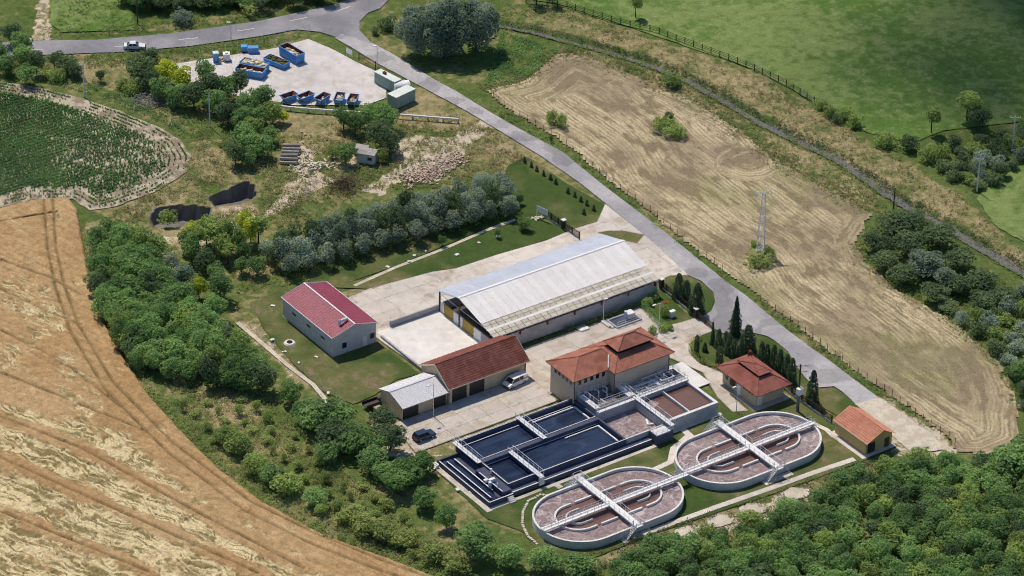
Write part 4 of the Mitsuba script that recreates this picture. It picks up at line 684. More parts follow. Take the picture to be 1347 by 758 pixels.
# settling pit behind the main building
k = thing('grit_pit', 'sunken concrete grit pit with steel screen behind the main building', 'pit')
part(k, 'pit_wall', SB().box(8.8, 9.1, 19.0, 22.4, -.6, .3).box(14.5, 14.8, 19.0, 22.4, -.6, .3).box(9.1, 14.5, 19.0, 19.25, -.6, .3).box(9.1, 14.5, 22.15, 22.4, -.6, .3).mesh(), 'wall_concrete'); part(k, 'pit_floor', bx(9.1, 14.5, 19.25, 22.15, .02, .06), 'wall_navy')
part(k, 'screen', SB().box(12.6, 14.2, 19.5, 21.0, .06, 1.2).box(12.2, 12.6, 20, 20.5, .06, 1.7).mesh(), 'galv'); R = SB(); railing(R, [(9.0, 22.3, .3), (14.6, 22.3, .3)], posts=1.8); part(k, 'railing', R.mesh(), 'galv')
k = thing('white_hatch', 'white inspection cover on the concrete behind the main building', 'hatch'); add(k, bx(2.3, 4.4, 17.9, 19.6, .05, .3), 'wall_coping')
k = thing('concrete_block', 'long pale concrete block at the corner of the grit pit', 'block'); add(k, bx(7.6, 8.3, 18.9, 21.3, .05, .45), 'wall_coping')
# ------------------------------------------------------------------ fences, poles, lamps, pylon
def fence_posts(pts, step):
    L = line(pts); n = max(2, int(round(L.length / step))); return [np.array([*L.interpolate(i / n, normalized=True).coords[0], 0.0]) for i in range(n + 1)]
def wire_fence(lab, pts, step, h, r, mat, strands, wmat='wire', wr=.012):
    k = thing('wire_fence', lab, 'fence'); P = fence_posts(pts, step)
    for p in P: part(k, 'post', MB().tube(p + [0, 0, -.3], p + [rng.uniform(-.05, .05), rng.uniform(-.05, .05), h * rng.uniform(.9, 1.08)], r, n=5).mesh(), mat)
    W = MB()
    for z in strands:
        for a, b in zip(P[:-1], P[1:]): W.tube(a + [0, 0, z], b + [0, 0, z], wr, n=3)
    part(k, 'wire', W.mesh(), wmat)
wire_fence('rusty post and wire fence along the edge of the mown field', [(649, 127), (658, 138), (740, 188), (800, 238), (860, 282), (905, 322), (950, 355)], 2.6, 1.5, .055, 'rust', (.5, 1.0, 1.4))
wire_fence('post and wire fence beside the gravel end of the lane', [(1000, 396), (1060, 440), (1122, 489), (1155, 508), (1198, 541), (1223, 561), (1246, 575), (1256, 586)], 2.4, 1.6, .065, 'rust', (.5, 1.0, 1.5))
wire_fence('pale wire mesh fence between the depot and the main road', [(215, 88), (252, 77), (295, 70), (345, 58), (395, 46), (408, 43)], 3.0, 1.9, .05, 'galv', (.3, .8, 1.3, 1.8))
wire_fence('pale wire fence along the stone path left of the hall', [(318, 418), (345, 446), (385, 478), (418, 506), (445, 530)], 3.2, 1.4, .05, 'galv', (.5, 1.2))
wire_fence('low wire fence along the lower edge of the skip depot', [(372, 139), (430, 141), (485, 142)], 3.0, 1.6, .05, 'galv', (.5, 1.0, 1.5))
k = thing('rail_fence', 'dark wooden post and rail fence along the pasture', 'fence'); P = fence_posts([(692, 3), (740, 7), (756, 13), (771, 18), (800, 27), (833, 36), (862, 42), (890, 53), (930, 68), (965, 81), (997, 94), (1008, 100), (1032, 111), (1068, 134), (1092, 146)], 2.35)
for p in P: part(k, 'post', MB().tube(p + [0, 0, -.3], p + [0, 0, 1.45], .11, n=6).mesh(), 'wood_post')
for a, b in zip(P[:-1], P[1:]):
    for z in (.5, .9, 1.25): part(k, 'rail', MB().tube(a + [0, 0, z], b + [0, 0, z + rng.uniform(-.05, .05)], .055, n=4).mesh(), 'wood_post')
def steel_fence(lab, pts, step, h=1.7, base=.35):
    k = thing('steel_fence', lab, 'fence'); P = fence_posts(pts, step); B, R = MB(), MB()
    for a, b in zip(P[:-1], P[1:]):
        d = b - a; L = np.linalg.norm(d); B.obox((a + b) / 2, d, L, .25, -.1, base)
        for z in (base + .12, h - .15): R.tube(a + [0, 0, z], b + [0, 0, z], .045, n=4)
        n = int(L / .16)
        for i in range(n): p = interp(a, b, (i + .5) / n); R.obox(p, d, .07, .03, base, h)
    part(k, 'base_wall', B.mesh(), 'wall_concrete'); part(k, 'bars', R.mesh(), 'brown_steel')
    for p in P: part(k, 'post', MB().obox(p, (P[1] - P[0]), .22, .22, 0, h + .08).mesh(), 'brown_steel')
steel_fence('dark brown steel fence between the conifer island and the lawn patch', [(867, 376), (914, 416)], 2.6); steel_fence('dark sliding steel gate beside the conifer island', [(917, 419), (937, 434)], 2.4, 1.6, .1)
steel_fence('dark brown steel fence behind the control house towards the yellow house', [(985, 470), (1040, 518), (1094, 557)], 2.8); steel_fence('dark sliding entrance gate beside the barn roof', [(716, 284), (738, 299), (762, 315)], 2.4, 1.7, .25)
for p, lab in (((870, 379), 'dark gate pillar with white cap beside the barn corner'), ((915.5, 418), 'dark gate pillar with white cap at the middle of the steel fence'), ((741, 301), 'dark gate pillar at the entrance gate')):
    k = thing('gate_pillar', lab, 'pillar'); c = at(*p); part(k, 'pillar_shaft', MB().obox(c, E1, .7, .7, 0, 2.0).mesh(), 'brown_steel'); part(k, 'cap', MB().obox(c, E1, .9, .9, 2.0, 2.14).mesh(), 'wall_coping')
k = thing('entrance_sign', 'large white entrance sign on posts above the gate', 'sign'); a, b = at(706, 286), at(720, 292)
for p in (a, (a + b) / 2, b): part(k, 'post', MB().tube(p, p + [0, 0, 2.7], .06).mesh(), 'galv')
part(k, 'board', MB().obox((a + b) / 2, b - a, 2.9, .06, 1.35, 2.75).mesh(), 'white_paint')
k = thing('flat_stone_pile', 'small pale stone heap below the entrance sign', 'stones')
M_ = MB()
for i in range(26): c = at(707, 288) + [rng.normal() * .8, rng.normal() * .6, 0]; M_.obox(c, rng.normal(size=2), rng.uniform(.3, .7), rng.uniform(.2, .5), -.05, rng.uniform(.1, .35))
add(k, M_.mesh(), 'stone_pale')
k = thing('depot_gate', 'dark mesh gate of the skip depot beside the green cabins', 'gate'); a, b = at(472, 80), at(494, 92)
for p in (a, b): part(k, 'post', MB().tube(p, p + [0, 0, 2.1], .11).mesh(), 'brown_steel')
W = MB()
for z in (.2, 1.0, 1.7): W.tube(a + [0, 0, z], b + [0, 0, z], .045, n=4)
for i in range(1, 14): p = interp(a, b, i / 14); W.tube(p + [0, 0, .2], p + [0, 0, 1.7], .02, n=4)
part(k, 'frame', W.mesh(), 'brown_steel')
k = thing('notice_board', 'white notice board on posts at the depot entrance', 'sign'); a, b = at(455.5, 73), at(463, 77); part(k, 'board', MB().obox((a + b) / 2, b - a, 1.9, .05, .7, 1.9).mesh(), 'white_paint')
for p in (a, b): part(k, 'post', MB().tube(p, p + [0, 0, 1.9], .05).mesh(), 'galv')
def lamp(lab, px, py, h, arm=(1, 0), al=1.2):
    k = thing('street_lamp', lab, 'street lamp'); p = at(px, py); d = np.array([*arm, 0.]) / np.hypot(*arm)
    part(k, 'pole', MB().tube(p, p + [0, 0, h], .10, .06, 6).mesh(), 'galv', True); a = p + [0, 0, h]
    part(k, 'arm', MB().tube(a - d * .15, a + d * al + [0, 0, .12], .045).mesh(), 'galv'); part(k, 'lamp_head', MB().obox(a + d * (al + .2), d, .75, .28, h + .04, h + .2).mesh(), 'white_paint')
e2 = E2; e1 = E1
lamp('tall lamp post standing in front of the zinc roofed garage', 570, 548, 7.0, -e1, 1.0); lamp('lamp post rising beside the terracotta roof of the main building', 834, 506, 7.6, -e1, .5); lamp('lamp post on the paving in front of the control house', 968.5, 542, 5.6, -e1, .6); lamp('lamp post among the shrubs beside the lawn patch', 866.5, 437, 6.4, -e1, 1.2); lamp('lamp post by the depot gate', 496, 88, 4.9, (-1, 0), .3); lamp('lamp post between the depot and the main road', 304, 54, 4.4, (-1, 0), .3)
lamp('thin lamp post beside the barn wall', 793.5, 424, 5.0, e1, .3)
def pole(lab, px, py, h, arm=1.6, mat='galv'):
    k = thing('utility_pole', lab, 'utility pole'); p = at(px, py)
    part(k, 'pole', MB().tube(p, p + [0, 0, h], .17, .11, 7).mesh(), mat, True)
    if arm:
        part(k, 'crossarm', MB().tube(p + [-arm / 2, 0, h - .3], p + [arm / 2, .1, h - .3], .06, n=4).mesh(), mat)
        for s_ in (-1, 0, 1): part(k, 'insulator', MB().tube(p + [s_ * arm / 2, 0, h - .25], p + [s_ * arm / 2, 0, h + .1], .07, n=6).mesh(), 'white_paint')
pole('grey utility pole at the upper edge of the corn field', 111, 127, 8.0); pole('grey utility pole below the dark trees by the depot', 276, 166, 7.6, .0); pole('dark wooden pole above the main road', 181, 31, 8.5, 1.2, 'bark'); pole('short dark pole beside the stream', 1175, 277, 5.2, .0, 'bark'); pole('grey utility pole among the shrubs near the right meadow', 1285, 252, 8.0); pole('grey utility pole with crossarm at the top right shrubs', 1331, 200, 8.4, 2.2)
k = thing('transformer_pole', 'concrete pole with transformer box and crossarms between control house and fence', 'utility pole'); p = at(1049, 541)
part(k, 'pole', MB().tube(p, p + [0, 0, 10.2], .24, .15, 8).mesh(), 'wood_post', True); part(k, 'pole_base', MB().obox(p, E1, .45, .4, 0, 3.6).mesh(), 'wall_mid'); part(k, 'transformer', MB().obox(p + [.1, -.6, 0], E1, 1.1, .9, 4.1, 5.4).mesh(), 'galv')
for z in (8.6, 9.9): part(k, 'crossarm', MB().tube(p + [-1.4, -.2, z], p + [1.4, .2, z], .07, n=4).mesh(), 'wood_post')
for s_ in (-1.3, -.6, .6, 1.3): part(k, 'insulator', MB().tube(p + [s_, 0, 9.9], p + [s_, 0, 10.3], .08, n=6).mesh(), 'white_paint')
k = thing('lattice_pylon', 'tall lattice steel pylon with crossarm standing in the mown field', 'pylon'); p = at(1000.5, 329); Hp = 13.2
def corner(i, z): w = .78 - .50 * z / Hp; return p + [w * (1 if i in (0, 1) else -1), w * (1 if i in (0, 3) else -1), z]
for i in range(4): part(k, 'leg', MB().tube(corner(i, -.2), corner(i, Hp), .075, .06, 4).mesh(), 'galv')
for i in range(4):
    j = (i + 1) % 4; W = MB(); zs = np.linspace(0, Hp, 13)
    for q, (a, b) in enumerate(zip(zs[:-1], zs[1:])): W.tube(corner(i if q % 2 else j, a), corner(j if q % 2 else i, b), .045, n=4); W.tube(corner(i, b), corner(j, b), .035, n=4)
    part(k, 'bracing', W.mesh(), 'galv')
W = MB(); W.tube(p + [-1.5, -.3, Hp - .4], p + [1.5, .3, Hp - .4], .08, n=4); W.tube(p + [-1.2, .2, Hp], p + [1.2, .5, Hp], .06, n=4); W.tube(p + [-1.0, 0, 7.2], p + [1.0, 0, 7.2], .04, n=4); part(k, 'crossarm', W.mesh(), 'galv')
for s_ in (-1.4, -.8, .8, 1.4): part(k, 'insulator', MB().tube(p + [s_, s_ * .2, Hp - .35], p + [s_, s_ * .2, Hp + .35], .10, n=6).mesh(), 'white_paint')
part(k, 'footing', MB().obox(p, (1, 0), 2.0, 2.0, -.3, .25).mesh(), 'wall_concrete')
for (pts, lab) in (([(359, 143), (400, 147), (476, 152.5)], 'white pipeline on low supports below the skips'), ([(523, 155), (603, 161)], 'white pipeline on low supports below the green cabin')):
    k = thing('pipeline', lab, 'pipe'); Q = [at(*q) + [0, 0, .75] for q in pts]; part(k, 'pipe', MB().pipe(Q, .24, 8).mesh(), 'white_paint', True)
    for q in fence_posts(pts, 3.5): part(k, 'support', MB().obox(q, (1, 0), .3, .3, -.2, .6).mesh(), 'wall_concrete')

# ------------------------------------------------------------------ vehicles
def car(name, lab, cat, p, d, paint, kind):
    k = thing(name, lab, cat); d = np.asarray(d, float)[:2]; d /= np.linalg.norm(d); e = np.array([-d[1], d[0]])
    f = lambda V: np.column_stack([np.asarray(p)[:2] + V[:, :1] * d + V[:, 1:2] * e, V[:, 2]])
    if kind == 'van': L, W, prof, cab, roof = 4.9, 1.95, [(2.45, .35), (2.42, .85), (1.75, 1.08), (-2.4, 1.1), (-2.42, .35)], [(1.75, 1.05), (1.0, 1.78), (-2.25, 1.82), (-2.38, 1.05)], [(1.0, 1.80), (-2.25, 1.84)]
    elif kind == 'suv': L, W, prof, cab, roof = 4.2, 1.75, [(2.1, .4), (2.08, .85), (.85, 1.0), (-2.05, 1.02), (-2.1, .4)], [(.85, .98), (.3, 1.58), (-1.7, 1.6), (-2.0, .98)], [(.3, 1.6), (-1.7, 1.62)]
    else: L, W, prof, cab, roof = 4.6, 1.75, [(2.3, .3), (2.25, .72), (.95, .9), (-1.5, .93), (-2.25, .9), (-2.3, .3)], [(.95, .88), (.2, 1.38), (-.95, 1.4), (-1.65, .9)], [(.2, 1.4), (-.95, 1.42)]
    M = MB(f); n = len(prof); M.profile(prof, 1, -W / 2, W / 2); part(k, 'body', M.mesh(), paint)
    def loft(low, w0, w1):
        M = MB(f); V = []
        for s_ in (-1, 1):
            for x, z in low: w = w0 if z < low[1][1] - .2 else w1; V.append([x, s_ * w, z])
        m = len(low); F = [[i, (i + 1) % m, (i + 1) % m + m, i + m] for i in range(m)] + [[0, 1, 2, 3][:4]] + [[m + 3, m + 2, m + 1, m]]
        return M.put(V, F)
    part(k, 'window', loft(cab, W / 2 - .06, W / 2 - .2).mesh(), 'glass_dark')
    M = MB(f); M.box(roof[1][0] - .05, roof[0][0] + .08, -W / 2 + .18, W / 2 - .18, roof[0][1] - .03, roof[0][1] + .06)
    for s_ in (-1, 1):
        for x0, x1 in ((cab[0][0], cab[1][0]), (cab[3][0], cab[2][0]), (-.35, -.35)): M.tube((x0, s_ * (W / 2 - .05), cab[0][1]), (x1, s_ * (W / 2 - .2), cab[1][1] + .02), .06, n=4)
        if kind == 'van': M.box(-2.3, -1.3, s_ * (W / 2 - .14) - .05, s_ * (W / 2 - .14) + .05, 1.05, 1.8)
    part(k, 'roof', M.mesh(), paint)
    for x in (L * .31, -L * .30):
        for s_ in (-1, 1): w = part(k, 'wheel', MB(f).tube((x, s_ * (W / 2 - .18), .33), (x, s_ * (W / 2 + .03), .33), .33, n=14).mesh(), 'black_rubber'); part(w, 'rim', MB(f).tube((x, s_ * (W / 2 + .0), .33), (x, s_ * (W / 2 + .05), .33), .2, n=10).mesh(), 'chrome')
    for s_ in (-1, 1): part(k, 'headlight', MB(f).box(prof[1][0] - .12, prof[1][0] + .03, s_ * (W / 2 - .28) - .18, s_ * (W / 2 - .28) + .18, prof[1][1] - .16, prof[1][1]).mesh(), 'lamp_clear'); part(k, 'tail_light', MB(f).box(-L / 2 - .03, -L / 2 + .1, s_ * (W / 2 - .2) - .13, s_ * (W / 2 - .2) + .13, .7, .9).mesh(), 'lamp_red')
    part(k, 'bumper', MB(f).box(L / 2 - .12, L / 2 + .06, -W / 2 + .05, W / 2 - .05, .3, .5).box(-L / 2 - .06, -L / 2 + .12, -W / 2 + .05, W / 2 - .05, .3, .5).mesh(), 'black_rubber')
car('saloon_car', 'silver saloon car driving on the main road', 'car', at(177, 63.5) + [0, 0, .03], (1, .06), 'car_silver', 'car')
car('parked_van', 'white van parked in front of the tiled garage', 'van', S(-18.7, 27.6), -E1 + .12 * E2, 'car_white', 'van')
car('parked_car', 'dark blue off-road car parked on the concrete near the basins', 'car', S(-43.2, 33.4), E1, 'car_blue', 'suv')
k = thing('flat_trailer', 'dark farm trailer with junk beside the zinc roofed garage', 'trailer'); p = at(489, 535); d = E1
part(k, 'bed', MB().obox(p, d, 3.2, 1.7, .55, .7).mesh(), 'dark_door'); part(k, 'side_board', MB().obox(p + [*(E2 * .85), 0], d, 3.2, .08, .7, 1.2).obox(p - [*(E2 * .85), 0], d, 3.2, .08, .7, 1.2).mesh(), 'dark_door'); part(k, 'drawbar', MB().tube(p + [*(d * 1.6), .5], p + [*(d * 2.8), .4], .06).mesh(), 'black_rubber')
for s_ in (-1, 1): c = p + [*(E2 * .8 * s_), .33]; part(k, 'wheel', MB().tube(c, c + [*(E2 * .22 * s_), 0], .34, n=12).mesh(), 'black_rubber')
for i, (lab, q, m) in enumerate((('dark scrap box left of the zinc roofed garage', (500, 527), 'dark_door'), ('white plastic tank left of the zinc roofed garage', (511, 534), 'white_paint'), ('pale junk crate by the dark trailer', (497, 541), 'debris_tan'))):
    k = thing('scrap_box' if i != 1 else 'plastic_tank', lab, 'box' if i != 1 else 'tank'); c = at(*q); part(k, 'body', MB().obox(c, E1, 1.4, 1.0, 0, .9).mesh(), m); part(k, 'lid', MB().obox(c, E1, 1.2, .8, .9, 1.0).mesh(), m)

# ------------------------------------------------------------------ skip depot
def skip(lab, c, d, L, W, H, fill, small=False):
    k = thing('roll_off_skip' if not small else 'waste_skip', lab, 'skip', None); d = np.asarray(d, float)[:2]; d /= np.linalg.norm(d); e = np.array([-d[1], d[0]]); f = lambda V: np.column_stack([np.asarray(c)[:2] + V[:, :1] * d + V[:, 1:2] * e, V[:, 2]])
    tp = .75 if small else .08; t = .08
    def ring(z, l, w): return [(-l, -w, z), (l, -w, z), (l, w, z), (-l, w, z)]
    M, I = MB(f), MB(f); z0 = .15
    V = ring(z0, L / 2 - tp, W / 2 - .05) + ring(H, L / 2, W / 2); M.put(V, [[0, 1, 5, 4], [1, 2, 6, 5], [2, 3, 7, 6], [3, 0, 4, 7], [3, 2, 1, 0]])
    part(k, 'body', M.mesh(), 'skip_blue')
    V = ring(z0 + .1, L / 2 - tp - t, W / 2 - .05 - t) + ring(H - .02, L / 2 - t, W / 2 - t); I.put(V, [[0, 1, 5, 4], [1, 2, 6, 5], [2, 3, 7, 6], [3, 0, 4, 7], [3, 2, 1, 0]]); part(k, 'inside', I.mesh(), 'rust')
    R = MB(f)
    for s_ in (-1, 1): R.box(-L / 2, L / 2, s_ * W / 2 - .07, s_ * W / 2 + .07, H - .06, H + .06); R.box(s_ * L / 2 - .07, s_ * L / 2 + .07, -W / 2, W / 2, H - .06, H + .06)
    part(k, 'rim', R.mesh(), 'skip_blue')
    if not small:
        for s_ in (-1, 1):
            for i in range(9): x = -L / 2 + .3 + i * (L - .6) / 8; part(k, 'side_rib', MB(f).box(x - .05, x + .05, s_ * (W / 2 + .03) - .05, s_ * (W / 2 + .03) + .05, z0, H - .06).mesh(), 'skip_blue')
        part(k, 'skid', MB(f).box(-L / 2, L / 2, -.6, -.4, 0, z0).box(-L / 2, L / 2, .4, .6, 0, z0).mesh(), 'rust')
    else: part(k, 'skid', MB(f).box(-L / 2 + .8, L / 2 - .8, -W / 2 + .2, W / 2 - .2, .01, z0).mesh(), 'rust')
    if fill:
        lvl, n, mats = fill; lvl = lvl * .62 if small else lvl
        for m in mats:
            D = MB(f)
            for _ in range(n): x, y = rng.uniform(-L * .38, L * .38), rng.uniform(-W * .33, W * .33); D.obox((x, y), rng.normal(size=2), rng.uniform(.3, 1.1), rng.uniform(.2, .5), lvl + rng.uniform(-.1, .1), lvl + rng.uniform(.1, .4))
            part(k, 'waste', D.mesh(), m)
        part(k, 'fill', MB(f).box(-L / 2 + tp + .1, L / 2 - tp - .1, -W / 2 + .14, W / 2 - .14, z0 + .1, lvl).mesh(), mats[0])
skip('long blue skip with rusty inside and white waste, nearest the depot trees', at(330, 99), (5.2, -1.75), 6.2, 2.4, 1.6, (.75, 9, ('debris_white', 'debris_tan')))
skip('blue skip heaped with boards and pale waste behind the rusty skip', at(335, 91), (5.0, -2.2), 6.0, 2.4, 1.55, (1.45, 11, ('debris_tan', 'debris_white', 'debris_yellow')))
skip('low blue skip filled level with dark green waste', at(364, 85), (3.9, -2.9), 5.6, 2.3, 1.15, (1.0, 14, ('debris_green', 'dark_soil')))
skip('tall blue skip with white waste at its far end, rightmost of the big skips', at(384, 77), (3.4, -3.9), 6.0, 2.4, 2.2, (1.35, 9, ('debris_tan', 'debris_white')))
for lab, q, d, fl in (('small blue skip with a rusty inside, leftmost of the row', (380, 132), (3.3, 2.6), (.6, 3, ('debris_white',))), ('small blue skip with white sacks, second in the row', (402, 132), (3.0, 2.9), (.7, 4, ('debris_white', 'debris_tan'))), ('small blue skip with dark scrap, middle of the row', (424, 134), (2.2, 3.2), (.65, 5, ('dark_soil', 'debris_white'))), ('small blue skip full of pale rubble, fourth in the row', (446.5, 134), (.6, 3.8), (.95, 8, ('debris_white', 'debris_tan'))), ('small blue skip with reddish rubble, rightmost of the row', (464, 136), (.8, 3.9), (.8, 4, ('rubble_mat', 'debris_tan')))):
    skip(lab, at(*q), d, 3.6, 1.9, 1.3, fl, True)
def cabin(name, lab, pts, z, mats):
    k = thing(name, lab, 'container'); Q = [at(*p, z) for p in pts]; c = sum(Q) / 4; d = (Q[2] + Q[1] - Q[0] - Q[3]) / 2; e = (Q[3] + Q[2] - Q[0] - Q[1]) / 2; L, W = np.linalg.norm(d[:2]), np.linalg.norm(e[:2])
    part(k, 'wall', MB().obox(c, d, L - .1, W - .1, 0, z - .08).mesh(), mats[0]); part(k, 'roof', MB().obox(c, d, L, W, z - .08, z + .05).mesh(), mats[1])
    R = MB(); dd = d[:2] / np.linalg.norm(d[:2]); n = int(L / .6)
    for i in range(n): R.obox(c[:2] + dd * (-L / 2 + (i + .5) * L / n), d, .08, W - .02, .1, z - .1)
    part(k, 'wall_rib', R.mesh(), mats[0]); return k, c, d
k, c, d = cabin('site_cabin', 'long pale green metal cabin beside the depot gate', [(491.5, 94.3), (519, 108.5), (528, 104.5), (501.5, 90.8)], 2.7, ('hut_green', 'hut_roof')); part(k, 'vent', MB().obox(c - [*(d[:2] * .15), 0], d, .7, .6, 2.75, 3.2).mesh(), 'rust')
cabin('site_cabin', 'green metal container with pale roof at the corner of the depot', [(508, 122.5), (520, 128.7), (548, 117.5), (537, 112.5)], 2.7, ('hut_green', 'hut_roof'))
k = thing('covered_skip', 'white round topped container between the two green cabins', 'container'); c = at(528, 121); d = at(539, 116) - at(518, 119); M = MB()
dd = d[:2] / np.linalg.norm(d[:2]); ee = np.array([-dd[1], dd[0]]); f = lambda V: np.column_stack([c[:2] + V[:, :1] * dd + V[:, 1:2] * ee, V[:, 2]])
M = MB(f); M.profile([(1.15 * math.cos(a), 1.7 + .75 * math.sin(a)) for a in np.linspace(0, math.pi, 9)] + [(-1.15, .2), (1.15, .2)], 0, -1.7, 1.7); part(k, 'body', M.mesh(), 'white_paint'); part(k, 'band', MB(f).box(-1.72, 1.72, -1.18, 1.18, .0, .3).mesh(), 'hut_green')
k = thing('portable_toilet', 'blue portable toilet cabin at the left end of the depot', 'toilet'); c = at(284, 81); part(k, 'body', MB().obox(c, (1, .2), 1.15, 1.15, 0, 2.1).mesh(), 'plastic_blue'); part(k, 'roof', MB().obox(c, (1, .2), 1.25, 1.25, 2.1, 2.25, .0).mesh(), 'hut_roof'); part(k, 'door', MB().obox(c + [-.1, -.6, 0], (1, .2), .8, .06, .1, 1.95).mesh(), 'skip_blue')
k = thing('water_tank', 'white plastic tank on a pallet beside the blue toilet', 'tank'); c = at(298, 79.5); part(k, 'tank_body', MB().obox(c, (1, .1), 1.5, 1.3, .15, 1.75).tube(c + [0, 0, 1.7], c + [0, 0, 2.0], .4, n=8).mesh(), 'white_paint'); part(k, 'pallet', MB().obox(c, (1, .1), 1.6, 1.4, 0, .15).mesh(), 'bark')
k = thing('junk_heap', 'small heap of brown junk between toilet and white tank', 'junk'); M = MB()
for _ in range(14): M.obox(at(291.5, 80.5)[:2] + rng.normal(size=2) * .4, rng.normal(size=2), rng.uniform(.3, .8), rng.uniform(.2, .4), 0, rng.uniform(.2, .8))
add(k, M.mesh(), 'rubble_mat')
for lab, q, L in (('small blue wheeled bin at the back of the depot', (321, 67.5), 1.2), ('large blue lidded waste bin at the back of the depot', (333, 69), 2.2)):
    k = thing('waste_bin', lab, 'bin'); c = at(*q); part(k, 'body', MB().obox(c, (1, .1), L, 1.2, .15, 1.2).mesh(), 'skip_blue'); part(k, 'lid', MB().obox(c, (1, .1), L + .1, 1.3, 1.2, 1.35).mesh(), 'plastic_blue')
k = thing('manhole', 'round concrete manhole with dark opening on the lawn by the hall', 'manhole'); c = at(381, 451.5); part(k, 'ring', MB().tube(c, c + [0, 0, .25], 1.15, .95, 18).mesh(), 'wall_coping'); part(k, 'cover', MB().tube(c + [0, 0, .25], c + [0, 0, .34], .55, n=14).mesh(), 'dark_inside')
for q in ((359, 403), (358, 448), (374, 463), (416, 470), (393, 478), (432, 518), (602, 645), (620, 648), (560, 331), (545, 337), (538, 345), (601, 336), (630, 320), (655, 312), (510, 352)): k = thing('lawn_stone', 'small white marker stone set in a lawn', 'stone', 'white marker stones on the lawns'); c = at(*q); add(k, MB().obox(c, rng.normal(size=2), rng.uniform(.5, .9), rng.uniform(.4, .7), 0, rng.uniform(.12, .3)).mesh(), 'wall_coping')
arcp = [(737, 655), (712, 651), (695, 660), (688, 673), (687, 690), (694, 706), (706, 716)]
for p in fence_posts(arcp, .62): k = thing('edging_stone', 'pale stone in the curved edging left of the near ditch', 'stone', 'edging stones around the near ditch'); add(k, MB().obox(p, rng.normal(size=2), .5, .42, -.03, rng.uniform(.12, .3)).mesh(), 'stone_pale')
# dump ground: logs, hut, rubble, brushwood
for i in range(11):
    f = i / 10; c = interp(at(379, 216), at(384, 194), f); k = thing('old_log', 'weathered grey log lying in the stacked row beside the dark trees', 'log', 'stacked old logs'); dx = np.array([1.75, .05 + rng.uniform(-.2, .1), 0]); z = .3 + .55 * (i % 2) + rng.uniform(0, .1)
    add(k, MB().tube(c - dx + [0, 0, z], c + dx + [rng.uniform(-.2, .2), 0, z + rng.uniform(-.05, .1)], rng.uniform(.30, .40), rng.uniform(.26, .34), 8).mesh(), 'dead_wood', 40)
k = thing('field_hut', 'small whitewashed hut with flat sheet roof under the trees', 'hut'); c = at(483, 216); d = np.array([1.0, -.28]); part(k, 'wall', MB().obox(c + [0, 1.3, 0], d, 3.7, 2.5, 0, 2.2).mesh(), 'ditch_wall'); part(k, 'roof', MB().obox(c + [0, 1.3, 0], d, 3.9, 2.9, 2.2, 2.3).mesh(), 'roof_felt'); part(k, 'window', MB().obox(c + [.5, -.28, 0], d, .9, .1, 1.0, 1.6).mesh(), 'glass_dark'); part(k, 'annex', MB().obox(c + [-1.3, 4.4, 0], d, 2.8, 2.0, 0, 1.6).mesh(), 'roof_felt')
M = MB()
for _ in range(900):
    t = rng.uniform(0, 1); c = interp(at(540, 237), at(600, 210), t)[:2] + rng.normal(size=2) * (1.5, 1.7); hgt = .9 * math.exp(-((c - interp(at(540, 237), at(600, 210), t)[:2]) ** 2).sum() / 5); M.obox(c, rng.normal(size=2), rng.uniform(.15, .55), rng.uniform(.12, .35), -.15, .7 * hgt * rng.uniform(.2, 1) + .1)
struct('rubble_heap', M.mesh(), 'rubble_mat', 'long heap of pinkish broken brick rubble', kind='stuff')
M = MB()
for _ in range(90): c = at(397, 213)[:2] + rng.normal(size=2) * (1.6, 4.5); M.obox(c, rng.normal(size=2), rng.uniform(.15, .5), rng.uniform(.1, .3), -.1, rng.uniform(.05, .3))
for _ in range(60): c = at(418, 218)[:2] + rng.normal(size=2) * (1.8, .9); M.obox(c, rng.normal(size=2), rng.uniform(.3, 1.3), rng.uniform(.15, .4), -.1, rng.uniform(.1, .5))
struct('building_debris', M.mesh(), 'stone_pale', 'pale scattered building debris near the log stack', kind='stuff')
def sticks(lab, q, n, sx, sy, h, mat='dead_wood'):
    M = MB()
    for _ in range(n): c = at(*q) + [rng.normal() * sx, rng.normal() * sy, rng.uniform(0, h)]; d = rng.normal(size=3) * [1, 1, .45]; d /= np.linalg.norm(d); M.tube(c, c + d * rng.uniform(.7, 1.9), .05, .02, 3)
    struct('brushwood', M.mesh(), mat, lab, kind='stuff')
sticks('dark tangled brushwood pile below the hut', (452, 246), 420, 1.6, 1.9, 1.5, 'bark'); sticks('grey twiggy brushwood pile below the dark trees', (198, 133), 420, 2.2, 2.0, .9); sticks('fallen grey branches on the dump ground', (405, 250), 60, 1.2, 2.8, .5)
